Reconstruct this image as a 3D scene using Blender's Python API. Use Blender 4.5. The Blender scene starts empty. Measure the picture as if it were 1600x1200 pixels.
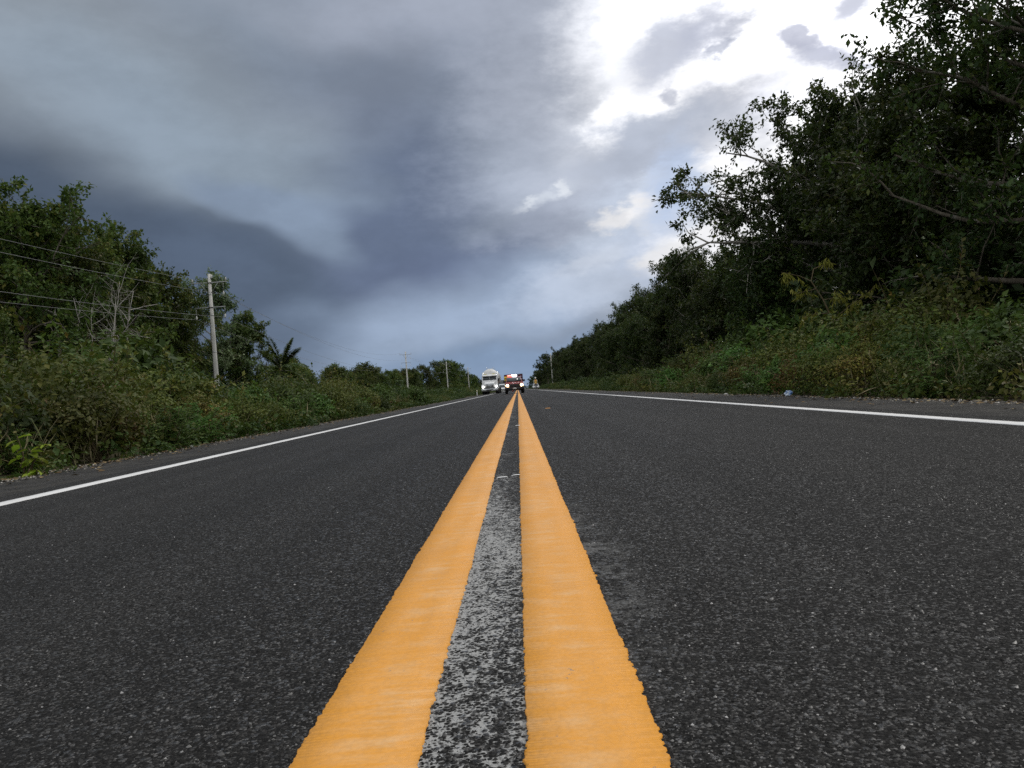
import bpy, bmesh, math, random
import numpy as np
from mathutils import Vector, Matrix

SC = bpy.context.scene
COL = SC.collection
R = math.radians

# ------------------------------------------------------------------ camera
EYE = 0.46
cam_d = bpy.data.cameras.new('camera')
cam_d.sensor_fit = 'HORIZONTAL'
cam_d.sensor_width = 36.0
cam_d.lens = 28.8
cam_d.clip_start = 0.02
cam_d.clip_end = 6000
cam = bpy.data.objects.new('camera', cam_d)
COL.objects.link(cam)
cam.matrix_world = Matrix.Translation((0, 0, EYE)) @ Matrix((
    (0.99716341, 0.07497709, 0.00660127),
    (0.00703097, -0.00546853, -0.99996033),
    (-0.07493802, 0.99717026, -0.00598018))).to_4x4()
SC.camera = cam

# ------------------------------------------------------------------ exposure
SC.view_settings.view_transform = 'Standard'
SC.view_settings.look = 'None'
SC.view_settings.exposure = 0.0
SC.view_settings.gamma = 1.0
SC.view_settings.use_curve_mapping = False
SC.cycles.use_denoising = False
SC.cycles.max_bounces = 5
SC.cycles.transparent_max_bounces = 6
SC.cycles.sample_clamp_indirect = 6.0

# ------------------------------------------------------------------ sun (soft, behind thin cloud)
SUN_EL, SUN_AZ = 52.0, 55.0          # degrees above horizon, degrees right of straight ahead
sun_d = bpy.data.lights.new('sun', 'SUN')
sun_d.energy = 1.3
sun_d.angle = R(10)
sun_d.color = (1.0, 0.96, 0.9)
sun = bpy.data.objects.new('sun', sun_d)
COL.objects.link(sun)
sv = Vector((math.sin(R(SUN_AZ)) * math.cos(R(SUN_EL)), math.cos(R(SUN_AZ)) * math.cos(R(SUN_EL)), math.sin(R(SUN_EL))))
sun.rotation_euler = sv.to_track_quat('Z', 'Y').to_euler()
sun.location = sv * 100

# ------------------------------------------------------------------ sky: clear air with a broken storm deck
# one row for each cloud mass: azimuth, elevation, half width, half height, tilt (degrees), softness, cover, ragged, colour
CLOUDS = [
    (-18.68,16.18,34.02,19.25,-12.3,0.45,0.90,0,(0.202,0.246,0.319)),
    (-29.06,22.13,18.80,6.71,-14.3,0.60,0.80,0,(0.305,0.342,0.381)),
    (-19.43,16.75,17.01,3.36,-23.3,0.80,0.85,0,(0.270,0.337,0.418)),
    (-13.29,21.50,11.64,2.69,-18.3,0.80,0.60,0,(0.181,0.227,0.305)),
    (-29.40,12.04,16.11,4.92,-18.3,0.60,0.92,0,(0.065,0.091,0.136)),
    (-18.47,7.81,15.67,4.70,-12.3,0.60,0.90,0,(0.098,0.133,0.198)),
    (-3.82,19.56,8.50,3.36,-6.3,0.80,0.70,0,(0.202,0.238,0.314)),
    (-6.65,12.02,5.60,5.37,-14.3,0.60,0.90,0,(0.122,0.159,0.250)),
    (-1.49,9.33,7.61,2.01,9.7,0.70,0.80,0,(0.144,0.184,0.287)),
    (-14.59,12.93,5.37,1.79,-26.3,0.40,0.95,0,(0.238,0.305,0.413)),
    (-2.01,24.87,11.64,2.69,-4.3,0.80,0.80,0,(0.381,0.418,0.509)),
    (-5.86,4.77,8.50,2.24,9.7,0.70,0.85,0,(0.292,0.371,0.497)),
    (-13.27,5.00,6.71,1.34,9.7,0.70,0.70,0,(0.168,0.223,0.319)),
    (1.00,6.72,10.30,2.24,9.7,0.70,0.85,0,(0.352,0.440,0.591)),
    (0.62,1.61,13.43,1.52,-0.3,0.80,0.80,0,(0.246,0.352,0.527)),
    (5.28,15.62,8.50,4.03,9.7,0.60,0.80,1,(0.434,0.491,0.604)),
    (4.87,21.31,6.71,4.92,5.7,0.50,0.85,1,(0.305,0.342,0.423)),
    (5.42,11.81,6.71,1.25,9.7,0.50,0.85,1,(0.287,0.332,0.434)),
    (7.33,7.73,6.71,2.01,15.7,0.50,0.80,1,(0.491,0.565,0.694)),
    (11.99,11.55,3.13,4.92,-24.3,0.60,0.80,1,(0.434,0.552,0.776)),
    (23.43,17.36,18.80,14.77,-4.3,0.50,0.75,1,(0.617,0.651,0.738)),
    (27.07,16.60,14.77,14.77,-4.3,0.40,0.95,1,(1.050,1.050,1.071)),
    (20.70,21.98,12.98,7.16,3.7,0.40,1.00,1,(1.600,1.600,1.632)),
    (9.97,18.77,4.92,2.69,25.7,0.80,0.60,1,(0.730,0.761,0.823)),
    (10.18,18.75,3.58,2.06,25.7,0.40,1.00,1,(1.250,1.250,1.275)),
    (12.64,19.60,2.69,1.34,15.7,0.50,0.90,1,(1.150,1.150,1.173)),
    (15.16,14.05,4.92,1.88,9.7,0.40,0.97,1,(1.150,1.150,1.173)),
    (14.39,9.57,3.80,3.13,25.7,0.50,1.00,1,(0.950,0.950,0.969)),
    (10.40,13.41,2.69,2.69,5.7,0.90,0.50,1,(0.515,0.591,0.730)),
    (8.69,11.14,3.36,1.79,15.7,0.90,0.60,1,(0.552,0.624,0.745)),
    (7.80,10.98,1.61,0.67,10.7,0.40,0.90,2,(0.800,0.800,0.816)),
    (9.47,11.62,1.43,0.90,20.7,0.38,0.95,2,(0.880,0.880,0.898)),
    (10.65,8.27,2.06,0.90,15.7,0.50,0.90,2,(0.800,0.800,0.816)),
    (13.21,13.49,1.16,1.07,15.7,0.50,0.90,2,(0.900,0.900,0.918)),
    (6.06,8.50,2.24,0.54,15.7,0.70,0.60,2,(0.631,0.687,0.791)),
    (9.97,10.71,0.98,0.63,20.7,0.50,0.80,2,(0.672,0.701,0.761)),
    (3.30,13.20,1.79,0.31,15.7,0.95,0.60,2,(0.672,0.723,0.799)),
    (1.56,12.74,0.81,0.18,25.7,0.80,0.60,2,(0.716,0.761,0.823)),
    (4.22,13.54,0.45,0.36,35.7,0.60,0.70,2,(0.761,0.799,0.855)),
    (12.36,21.38,3.36,1.79,25.7,0.60,0.85,1,(0.456,0.491,0.597)),
    (14.79,22.32,1.79,1.34,25.7,0.70,0.75,1,(0.468,0.497,0.604)),
    (15.30,20.93,0.90,0.45,25.7,0.50,0.80,2,(0.402,0.434,0.539)),
    (15.40,17.03,3.13,1.88,5.7,0.60,0.90,1,(0.479,0.503,0.578)),
    (11.44,15.56,5.60,1.88,9.7,0.45,0.90,1,(0.434,0.479,0.578)),
    (16.54,15.67,2.69,1.61,9.7,0.60,0.75,1,(0.578,0.604,0.672)),
    (11.88,18.33,0.54,0.45,35.7,0.60,0.70,2,(0.402,0.434,0.539)),
    (21.88,19.54,2.78,0.90,-18.3,0.60,0.90,1,(0.456,0.485,0.617)),
    (20.39,20.65,1.16,0.63,-34.3,0.40,0.85,2,(0.479,0.503,0.624)),
    (23.52,18.47,1.34,0.40,-18.3,0.50,0.80,2,(0.515,0.539,0.644)),
    (23.98,21.81,1.61,0.54,20.7,0.60,0.85,2,(0.515,0.546,0.672)),
    (19.78,18.06,2.69,1.79,9.7,0.80,0.60,1,(0.658,0.680,0.768)),
    (12.05,12.38,1.79,2.69,-24.3,0.60,0.75,1,(0.456,0.565,0.776)),
    (12.80,8.26,1.34,0.90,15.7,0.60,0.60,2,(0.761,0.776,0.823))]


def build_world():
    w = bpy.data.worlds.new('World')
    SC.world = w
    w.use_nodes = True
    w.cycles.sampling_method = 'MANUAL'
    w.cycles.sample_map_resolution = 256
    nt = w.node_tree
    nt.nodes.clear()
    N, L = nt.nodes.new, nt.links.new
    def math_(op, a, b=None, c=None):
        n = N('ShaderNodeMath'); n.operation = op
        for i, v in enumerate((a, b, c)):
            if v is None: continue
            if isinstance(v, (int, float)): n.inputs[i].default_value = v
            else: L(v, n.inputs[i])
        return n.outputs[0]
    def vmath(op, a, b=None):
        n = N('ShaderNodeVectorMath'); n.operation = op
        for i, v in enumerate((a, b)):
            if v is None: continue
            if isinstance(v, tuple): n.inputs[i].default_value = v
            else: L(v, n.inputs[i])
        return n
    def noise(vec, scale, detail, rough=0.55, dim='3D'):
        n = N('ShaderNodeTexNoise'); n.noise_dimensions = dim
        n.inputs['Scale'].default_value = scale; n.inputs['Detail'].default_value = detail
        n.inputs['Roughness'].default_value = rough
        L(vec, n.inputs['Vector'])
        return n
    def mixc(fac, a, b):
        n = N('ShaderNodeMix'); n.data_type = 'RGBA'; n.clamp_factor = True
        if isinstance(fac, float): n.inputs[0].default_value = fac
        else: L(fac, n.inputs[0])
        for i, v in ((6, a), (7, b)):
            if isinstance(v, tuple): n.inputs[i].default_value = (*v, 1)
            else: L(v, n.inputs[i])
        return n.outputs[2]
    def rng(v, a, b, c, d, smooth=True):
        n = N('ShaderNodeMapRange'); n.interpolation_type = 'SMOOTHSTEP' if smooth else 'LINEAR'
        L(v, n.inputs[0])
        for i, q in enumerate((a, b, c, d)): n.inputs[i + 1].default_value = q
        return n.outputs[0]
    tc = N('ShaderNodeTexCoord')
    dirv = vmath('NORMALIZE', tc.outputs['Generated']).outputs[0]
    sep = N('ShaderNodeSeparateXYZ'); L(dirv, sep.inputs[0])
    az = math_('MULTIPLY', math_('ARCTAN2', sep.outputs[0], sep.outputs[1]), 57.29578)
    el = math_('MULTIPLY', math_('ARCSINE', sep.outputs[2]), 57.29578)
    cmb = N('ShaderNodeCombineXYZ'); L(az, cmb.inputs[0]); L(el, cmb.inputs[1])
    P = cmb.outputs[0]
    # clouds lie in flat layers: stretch the noise sideways
    flat = vmath('MULTIPLY', dirv, (1.0, 1.0, 2.0)).outputs[0]
    def warped(scale, detail, amp, rough):
        off = vmath('SUBTRACT', flat, (3.7, 1.3, 8.1)).outputs[0]
        nx, ny = noise(flat, scale, detail, rough), noise(off, scale, detail, rough)
        c = N('ShaderNodeCombineXYZ')
        L(rng(nx.outputs[0], 0, 1, -amp / 2, amp / 2, False), c.inputs[0]); L(rng(ny.outputs[0], 0, 1, -amp * .31, amp * .31, False), c.inputs[1])
        return vmath('ADD', P, c.outputs[0]).outputs[0]
    soft = warped(4.0, 3.0, 13.0, 0.45)
    rag = warped(9.0, 6.0, 7.5, 0.66)
    fine = warped(26.0, 4.0, 3.0, 0.6)
    # clear sky between the clouds
    sky = N('ShaderNodeTexSky'); sky.sky_type = 'NISHITA'; sky.sun_disc = False
    sky.sun_elevation = R(SUN_EL); sky.sun_rotation = R(SUN_AZ)
    clear = vmath('SCALE', sky.outputs[0]); clear.inputs[3].default_value = 0.09
    # general overcast, lighter overhead
    deck = mixc(rng(el, 0.0, 14.0, 0.0, 1.0), (0.31, 0.38, 0.51), (0.32, 0.37, 0.44))
    deck = mixc(rng(sep.outputs[1], 0.15, -0.5, 0.0, 1.0), deck, (0.86, 0.88, 0.9))      # lighter, thinner cloud behind and overhead
    deck = mixc(rng(el, 14.0, 60.0, 0.0, 1.0), deck, (0.80, 0.81, 0.83))
    broken = noise(flat, 3.1, 3.0, 0.5)
    deck = mixc(rng(broken.outputs[0], 0.35, 0.7, 0.0, 0.55), deck, (0.66, 0.68, 0.71))
    col = mixc(rng(broken.outputs[0], 0.3, 0.42, 0.92, 1.0), clear.outputs[0], deck)
    for (a, e, rx, ry, tilt, s, op, ragged, c) in CLOUDS:
        m = N('ShaderNodeMapping'); m.vector_type = 'TEXTURE'
        L((soft, rag, fine)[ragged], m.inputs[0])
        m.inputs[1].default_value = (a, e, 0); m.inputs[2].default_value = (0, 0, R(tilt)); m.inputs[3].default_value = (rx, ry, 1)
        r = vmath('LENGTH', m.outputs[0]).outputs['Value']
        col = mixc(rng(r, 1 + s, 1 - s, 0.0, op), col, c)
    # billow: fine light and dark in every cloud
    bl = noise(flat, 9.0, 6.0, 0.6)
    k = rng(bl.outputs[0], 0.28, 0.72, 0.91, 1.09)
    out = vmath('SCALE', col); L(k, out.inputs[3])
    bg = N('ShaderNodeBackground'); L(out.outputs[0], bg.inputs[0]); bg.inputs[1].default_value = 1.0
    wo = N('ShaderNodeOutputWorld'); L(bg.outputs[0], wo.inputs[0])
build_world()

# ------------------------------------------------------------------ helpers
def tag(o, label=None, cat=None, group=None, kind=None):
    if label: o['label'] = label
    if cat: o['category'] = cat
    if group: o['group'] = group
    if kind: o['kind'] = kind
    return o

def empty(name, loc=(0, 0, 0), rz=0.0, s=1.0):
    o = bpy.data.objects.new(name, None)
    o.empty_display_size = 0.2
    COL.objects.link(o)
    o.location = loc
    o.rotation_euler = (0, 0, rz)
    o.scale = (s, s, s) if isinstance(s, (int, float)) else s
    return o

class MB:
    """collects vertices and faces (tris or quads) with one tint value per face"""
    def __init__(self):
        self.v, self.f3, self.f4, self.t3, self.t4, self.n = [], [], [], [], [], 0
    def add(self, v, f, tint=0.5):
        v = np.asarray(v, dtype=np.float64).reshape(-1, 3)
        f = np.asarray(f, dtype=np.int64)
        t = np.broadcast_to(np.asarray(tint, dtype=np.float64), (len(f),))
        if f.shape[1] == 3: self.f3.append(f + self.n); self.t3.append(t)
        else: self.f4.append(f + self.n); self.t4.append(t)
        self.v.append(v); self.n += len(v)
        return self
    def box(self, x0, x1, y0, y1, z0, z1, tint=0.5):
        v = [(x, y, z) for z in (z0, z1) for y in (y0, y1) for x in (x0, x1)]
        return self.add(v, [(0, 2, 3, 1), (4, 5, 7, 6), (0, 1, 5, 4), (2, 6, 7, 3), (0, 4, 6, 2), (1, 3, 7, 5)], tint)
    def tube(self, pts, rad, sides=6, tint=0.5, cap=True):
        p = np.asarray(pts, dtype=np.float64); n = len(p)
        r = np.broadcast_to(np.asarray(rad, dtype=np.float64), (n,))
        d = np.gradient(p, axis=0); d /= np.maximum(np.linalg.norm(d, axis=1, keepdims=True), 1e-9)
        ref = np.array([0.0, 0.0, 1.0]) if abs(d[0, 2]) < 0.85 else np.array([1.0, 0.0, 0.0])
        a = np.cross(d, ref); a /= np.maximum(np.linalg.norm(a, axis=1, keepdims=True), 1e-9)
        b = np.cross(a, d)
        th = np.arange(sides) * 2 * math.pi / sides
        v = p[:, None, :] + r[:, None, None] * (np.cos(th)[None, :, None] * a[:, None, :] + np.sin(th)[None, :, None] * b[:, None, :])
        i, j = np.meshgrid(np.arange(n - 1), np.arange(sides), indexing='ij')
        k = (j + 1) % sides
        f = np.stack([i * sides + j, i * sides + k, (i + 1) * sides + k, (i + 1) * sides + j], -1).reshape(-1, 4)
        base = self.n
        self.add(v.reshape(-1, 3), f, tint)
        if cap and sides >= 3:
            for ring, q in ((0, p[0]), (n - 1, p[-1])):
                s = base + ring * sides
                c = self.n
                self.v.append(q.reshape(1, 3)); self.n += 1
                tri = [(s + m, s + (m + 1) % sides, c) if ring else (s + (m + 1) % sides, s + m, c) for m in range(sides)]
                self.f3.append(np.array(tri)); self.t3.append(np.full(sides, float(np.mean(tint))))
        return self
    def lathe(self, prof, sides=16, centre=(0, 0, 0), axis='z', tint=0.5):
        """prof: (radius, along) pairs"""
        pr = np.asarray(prof, dtype=np.float64); n = len(pr)
        th = np.arange(sides) * 2 * math.pi / sides
        c, s = np.cos(th), np.sin(th)
        A = pr[:, 0][:, None] * c[None]; B = pr[:, 0][:, None] * s[None]; H = np.repeat(pr[:, 1][:, None], sides, 1)
        v = {'z': np.stack([A, B, H], -1), 'x': np.stack([H, A, B], -1), 'y': np.stack([B, H, A], -1)}[axis]
        i, j = np.meshgrid(np.arange(n - 1), np.arange(sides), indexing='ij'); k = (j + 1) % sides
        f = np.stack([i * sides + j, i * sides + k, (i + 1) * sides + k, (i + 1) * sides + j], -1).reshape(-1, 4)
        return self.add(v.reshape(-1, 3) + np.array(centre), f, tint)
    def leaves(self, p, d, size, width, tint, rng_, flat=0.55, rich=False, fold=0.25, up=None):
        """leaf blades: p base points, d directions"""
        n = len(p)
        if n == 0: return self
        d = d / np.maximum(np.linalg.norm(d, axis=1, keepdims=True), 1e-9)
        up = rng_.normal(0, flat, (n, 3)) + (np.array([0, 0, 1.0]) if up is None else up)
        s = np.cross(d, up); s /= np.maximum(np.linalg.norm(s, axis=1, keepdims=True), 1e-9)
        m = np.cross(s, d)
        L = np.broadcast_to(size, (n,))[:, None]; W = L * width * 0.5
        if rich:
            v = np.stack([p, p + d * L * .3 + s * W * .9 + m * W * fold, p + d * L * .68 + s * W * .8 + m * W * fold,
                          p + d * L - m * L * .12, p + d * L * .68 - s * W * .8 + m * W * fold, p + d * L * .3 - s * W * .9 + m * W * fold,
                          p + d * L * .5 - m * L * .02], 1)
            f = np.array([(0, 6, 1), (1, 6, 2), (2, 6, 3), (3, 6, 4), (4, 6, 5), (5, 6, 0)])
            nv, nf = 7, 6
        else:
            v = np.stack([p, p + d * L * .45 + s * W + m * W * fold, p + d * L - m * L * .08, p + d * L * .45 - s * W + m * W * fold], 1)
            f = np.array([(0, 2, 1), (0, 3, 2)])
            nv, nf = 4, 2
        F = (f[None] + (np.arange(n) * nv)[:, None, None]).reshape(-1, 3)
        return self.add(v.reshape(-1, 3), F, np.repeat(np.broadcast_to(tint, (n,)), nf))
    def mesh(self, name, smooth=False):
        me = bpy.data.meshes.new(name)
        V = np.concatenate(self.v) if self.v else np.zeros((0, 3))
        f3 = np.concatenate(self.f3) if self.f3 else np.zeros((0, 3), int)
        f4 = np.concatenate(self.f4) if self.f4 else np.zeros((0, 4), int)
        me.vertices.add(len(V)); me.vertices.foreach_set('co', V.astype(np.float32).ravel())
        nl = f3.size + f4.size
        me.loops.add(nl)
        me.loops.foreach_set('vertex_index', np.concatenate([f3.ravel(), f4.ravel()]).astype(np.int32))
        st = np.concatenate([np.arange(len(f3)) * 3, f3.size + np.arange(len(f4)) * 4]).astype(np.int32)
        me.polygons.add(len(st)); me.polygons.foreach_set('loop_start', st)
        if smooth: me.polygons.foreach_set('use_smooth', np.ones(len(st), dtype=bool))
        at = me.attributes.new('tint', 'FLOAT', 'FACE')
        t = np.concatenate(self.t3 + self.t4) if (self.t3 or self.t4) else np.zeros(0)
        at.data.foreach_set('value', t.astype(np.float32))
        me.update(calc_edges=True); me.validate()
        return me
    def build(self, name, mat, parent=None, smooth=False):
        me = self.mesh(name, smooth)
        me.materials.append(mat)
        o = bpy.data.objects.new(name, me)
        COL.objects.link(o)
        if parent: o.parent = parent
        return o

def link_mesh(name, me, parent=None):
    o = bpy.data.objects.new(name, me); COL.objects.link(o)
    if parent: o.parent = parent
    return o

def bevel(o, w, seg=2):
    m = o.modifiers.new('bevel', 'BEVEL'); m.width = w; m.segments = seg; m.limit_method = 'ANGLE'; m.angle_limit = R(35)
    return o

# ------------------------------------------------------------------ materials
class NT:
    def __init__(self, name):
        self.m = bpy.data.materials.new(name); self.m.use_nodes = True
        self.t = self.m.node_tree; self.t.nodes.clear()
        self.out = self.t.nodes.new('ShaderNodeOutputMaterial')
    def n(self, kind, **kw):
        x = self.t.nodes.new('ShaderNode' + kind)
        for k, v in kw.items(): setattr(x, k, v)
        return x
    def l(self, a, b): self.t.links.new(a, b)
    def set(self, sock, v):
        if isinstance(v, (int, float)): sock.default_value = v
        elif isinstance(v, tuple): sock.default_value = (*v, 1) if len(sock.default_value) == 4 else v
        else: self.l(v, sock)
    def math(self, op, a, b=0.0, clamp=False):
        x = self.n('Math', operation=op, use_clamp=clamp); self.set(x.inputs[0], a); self.set(x.inputs[1], b); return x.outputs[0]
    def mix(self, f, a, b, blend='MIX'):
        x = self.n('Mix', data_type='RGBA', blend_type=blend, clamp_factor=True)
        self.set(x.inputs[0], f); self.set(x.inputs[6], a); self.set(x.inputs[7], b); return x.outputs[2]
    def noise(self, vec, scale, detail=3.0, rough=0.55, out=0):
        x = self.n('TexNoise'); self.set(x.inputs['Vector'], vec); x.inputs['Scale'].default_value = scale
        x.inputs['Detail'].default_value = detail; x.inputs['Roughness'].default_value = rough; return x.outputs[out]
    def range(self, v, a, b, c=0.0, d=1.0, smooth=False):
        x = self.n('MapRange', interpolation_type='SMOOTHSTEP' if smooth else 'LINEAR'); self.set(x.inputs[0], v)
        for i, q in enumerate((a, b, c, d)): x.inputs[i + 1].default_value = q
        return x.outputs[0]
    def ramp(self, f, stops):
        x = self.n('ValToRGB'); self.set(x.inputs[0], f); e = x.color_ramp.elements
        while len(e) < len(stops): e.new(0.5)
        for q, (p, c) in zip(e, stops): q.position = p; q.color = (*c, 1)
        return x.outputs[0]
    def coord(self): return self.n('TexCoord').outputs['Object']
    def scaled(self, vec, s):
        x = self.n('VectorMath', operation='MULTIPLY'); self.set(x.inputs[0], vec); x.inputs[1].default_value = s; return x.outputs[0]
    def bsdf(self, col, rough=0.5, spec=0.5, metal=0.0, normal=None, emit=None, strength=0.0, coat=0.0):
        b = self.n('BsdfPrincipled')
        self.set(b.inputs['Base Color'], col); self.set(b.inputs['Roughness'], rough)
        self.set(b.inputs['Specular IOR Level'], spec); self.set(b.inputs['Metallic'], metal)
        if normal is not None: self.l(normal, b.inputs['Normal'])
        if coat: b.inputs['Coat Weight'].default_value = coat
        if emit is not None: self.set(b.inputs['Emission Color'], emit); b.inputs['Emission Strength'].default_value = strength
        return b.outputs[0]
    def bump(self, h, strength, dist):
        x = self.n('Bump'); self.set(x.inputs['Height'], h); x.inputs['Strength'].default_value = strength; x.inputs['Distance'].default_value = dist
        return x.outputs[0]
    def done(self, sh): self.l(sh, self.out.inputs[0]); return self.m

def leaf_mat(name, stops, trans=0.28, rough=0.55, spec=0.2, vary=0.38):
    t = NT(name)
    a = t.n('Attribute', attribute_name='tint').outputs['Fac']
    col = t.ramp(a, stops)
    oi = t.n('ObjectInfo').outputs['Random']
    hsv = t.n('HueSaturation'); t.set(hsv.inputs['Color'], col)
    t.set(hsv.inputs['Value'], t.range(oi, 0, 1, 1 - vary, 1 + vary)); hsv.inputs['Saturation'].default_value = 1.12; t.set(hsv.inputs['Hue'], t.range(oi, 0, 1, 0.482, 0.515))
    c = hsv.outputs[0]
    tr = t.n('BsdfTranslucent'); t.set(tr.inputs[0], t.mix(0.35, c, (0.14, 0.2, 0.03)))
    mx = t.n('MixShader'); mx.inputs[0].default_value = trans
    t.l(t.bsdf(c, rough, spec), mx.inputs[1]); t.l(tr.outputs[0], mx.inputs[2])
    return t.done(mx.outputs[0])

def plain(name, col, rough=0.5, metal=0.0, spec=0.5, coat=0.0, var=0.12, scale=3.0, bump=0.0):
    """base colour broken up by a little grime"""
    t = NT(name)
    c = t.coord()
    nz = t.noise(c, scale, 5.0)
    k = t.range(nz, 0.3, 0.7, 1 - var, 1 + var)
    sc = t.n('VectorMath', operation='SCALE'); sc.inputs[0].default_value = col; t.l(k, sc.inputs[3])
    r = t.range(nz, 0.3, 0.7, max(0.02, rough - 0.08), min(1, rough + 0.1))
    nrm = t.bump(t.noise(c, scale * 14, 4.0), bump, 0.02) if bump else None
    return t.done(t.bsdf(sc.outputs[0], r, spec, metal, nrm, coat=coat))

def glow(name, col, strength):
    t = NT(name)
    return t.done(t.bsdf((0.8, 0.8, 0.8), 0.2, 0.5, emit=col, strength=strength))

def bark_mat(name, dark, light, blot=(0.3, 0.3, 0.27)):
    t = NT(name)
    c = t.coord()
    st = t.scaled(c, (1.0, 1.0, 0.3))
    n1 = t.noise(st, 9.0, 6.0, 0.65)
    col = t.mix(t.range(n1, 0.35, 0.65), dark, light)
    n2 = t.noise(c, 2.3, 4.0)
    col = t.mix(t.range(n2, 0.56, 0.66, 0, 0.7), col, blot)
    return t.done(t.bsdf(col, 0.9, 0.2, normal=t.bump(n1, 0.6, 0.03)))

M = {}
M['leaf_forest'] = leaf_mat('leaf_forest', [(0, (0.018, 0.030, 0.011)), (0.5, (0.032, 0.051, 0.018)), (0.85, (0.051, 0.074, 0.023)), (1, (0.088, 0.097, 0.031))], trans=0.22)
M['leaf_left'] = leaf_mat('leaf_left', [(0, (0.035, 0.057, 0.018)), (0.5, (0.061, 0.094, 0.029)), (0.85, (0.094, 0.127, 0.035)), (1, (0.165, 0.154, 0.050))], trans=0.25)
M['leaf_pale'] = leaf_mat('leaf_pale', [(0, (0.063, 0.090, 0.045)), (0.6, (0.117, 0.153, 0.081)), (1, (0.189, 0.216, 0.126))], trans=0.25)
M['leaf_olive'] = leaf_mat('leaf_olive', [(0, (0.043, 0.059, 0.017)), (0.4, (0.080, 0.096, 0.025)), (0.7, (0.117, 0.117, 0.032)), (0.88, (0.128, 0.080, 0.032)), (1, (0.235, 0.224, 0.064))], trans=0.20)
M['leaf_brown'] = leaf_mat('leaf_brown', [(0, (0.056, 0.047, 0.017)), (0.4, (0.094, 0.070, 0.023)), (0.75, (0.122, 0.070, 0.030)), (1, (0.140, 0.131, 0.037))], trans=0.18)
M['leaf_fern'] = leaf_mat('leaf_fern', [(0, (0.043, 0.085, 0.024)), (0.5, (0.079, 0.141, 0.040)), (0.9, (0.122, 0.183, 0.048)), (1, (0.231, 0.267, 0.073))], trans=0.22)
M['leaf_bright'] = leaf_mat('leaf_bright', [(0, (0.13, 0.20, 0.03)), (0.5, (0.22, 0.31, 0.05)), (1, (0.33, 0.38, 0.08))], trans=0.4)
M['leaf_yellow'] = leaf_mat('leaf_yellow', [(0, (0.13, 0.14, 0.03)), (0.5, (0.20, 0.20, 0.05)), (1, (0.28, 0.26, 0.08))], trans=0.35)
M['frond'] = leaf_mat('frond', [(0, (0.03, 0.055, 0.018)), (0.6, (0.06, 0.095, 0.03)), (1, (0.15, 0.15, 0.06))], trans=0.25, rough=0.35, spec=0.5)
M['bark'] = bark_mat('bark', (0.07, 0.06, 0.045), (0.16, 0.14, 0.11), (0.24, 0.23, 0.2))
M['bark_pale'] = bark_mat('bark_pale', (0.2, 0.19, 0.16), (0.36, 0.34, 0.3), (0.45, 0.44, 0.4))
M['stem'] = bark_mat('stem', (0.07, 0.055, 0.03), (0.14, 0.11, 0.06), (0.16, 0.15, 0.1))
M['dead_wood'] = bark_mat('dead_wood', (0.25, 0.23, 0.2), (0.42, 0.4, 0.36), (0.5, 0.48, 0.45))

# ------------------------------------------------------------------ ground, road and its markings
CROWN = 0.015
def road_z(x): return -CROWN * abs(x)

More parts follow.
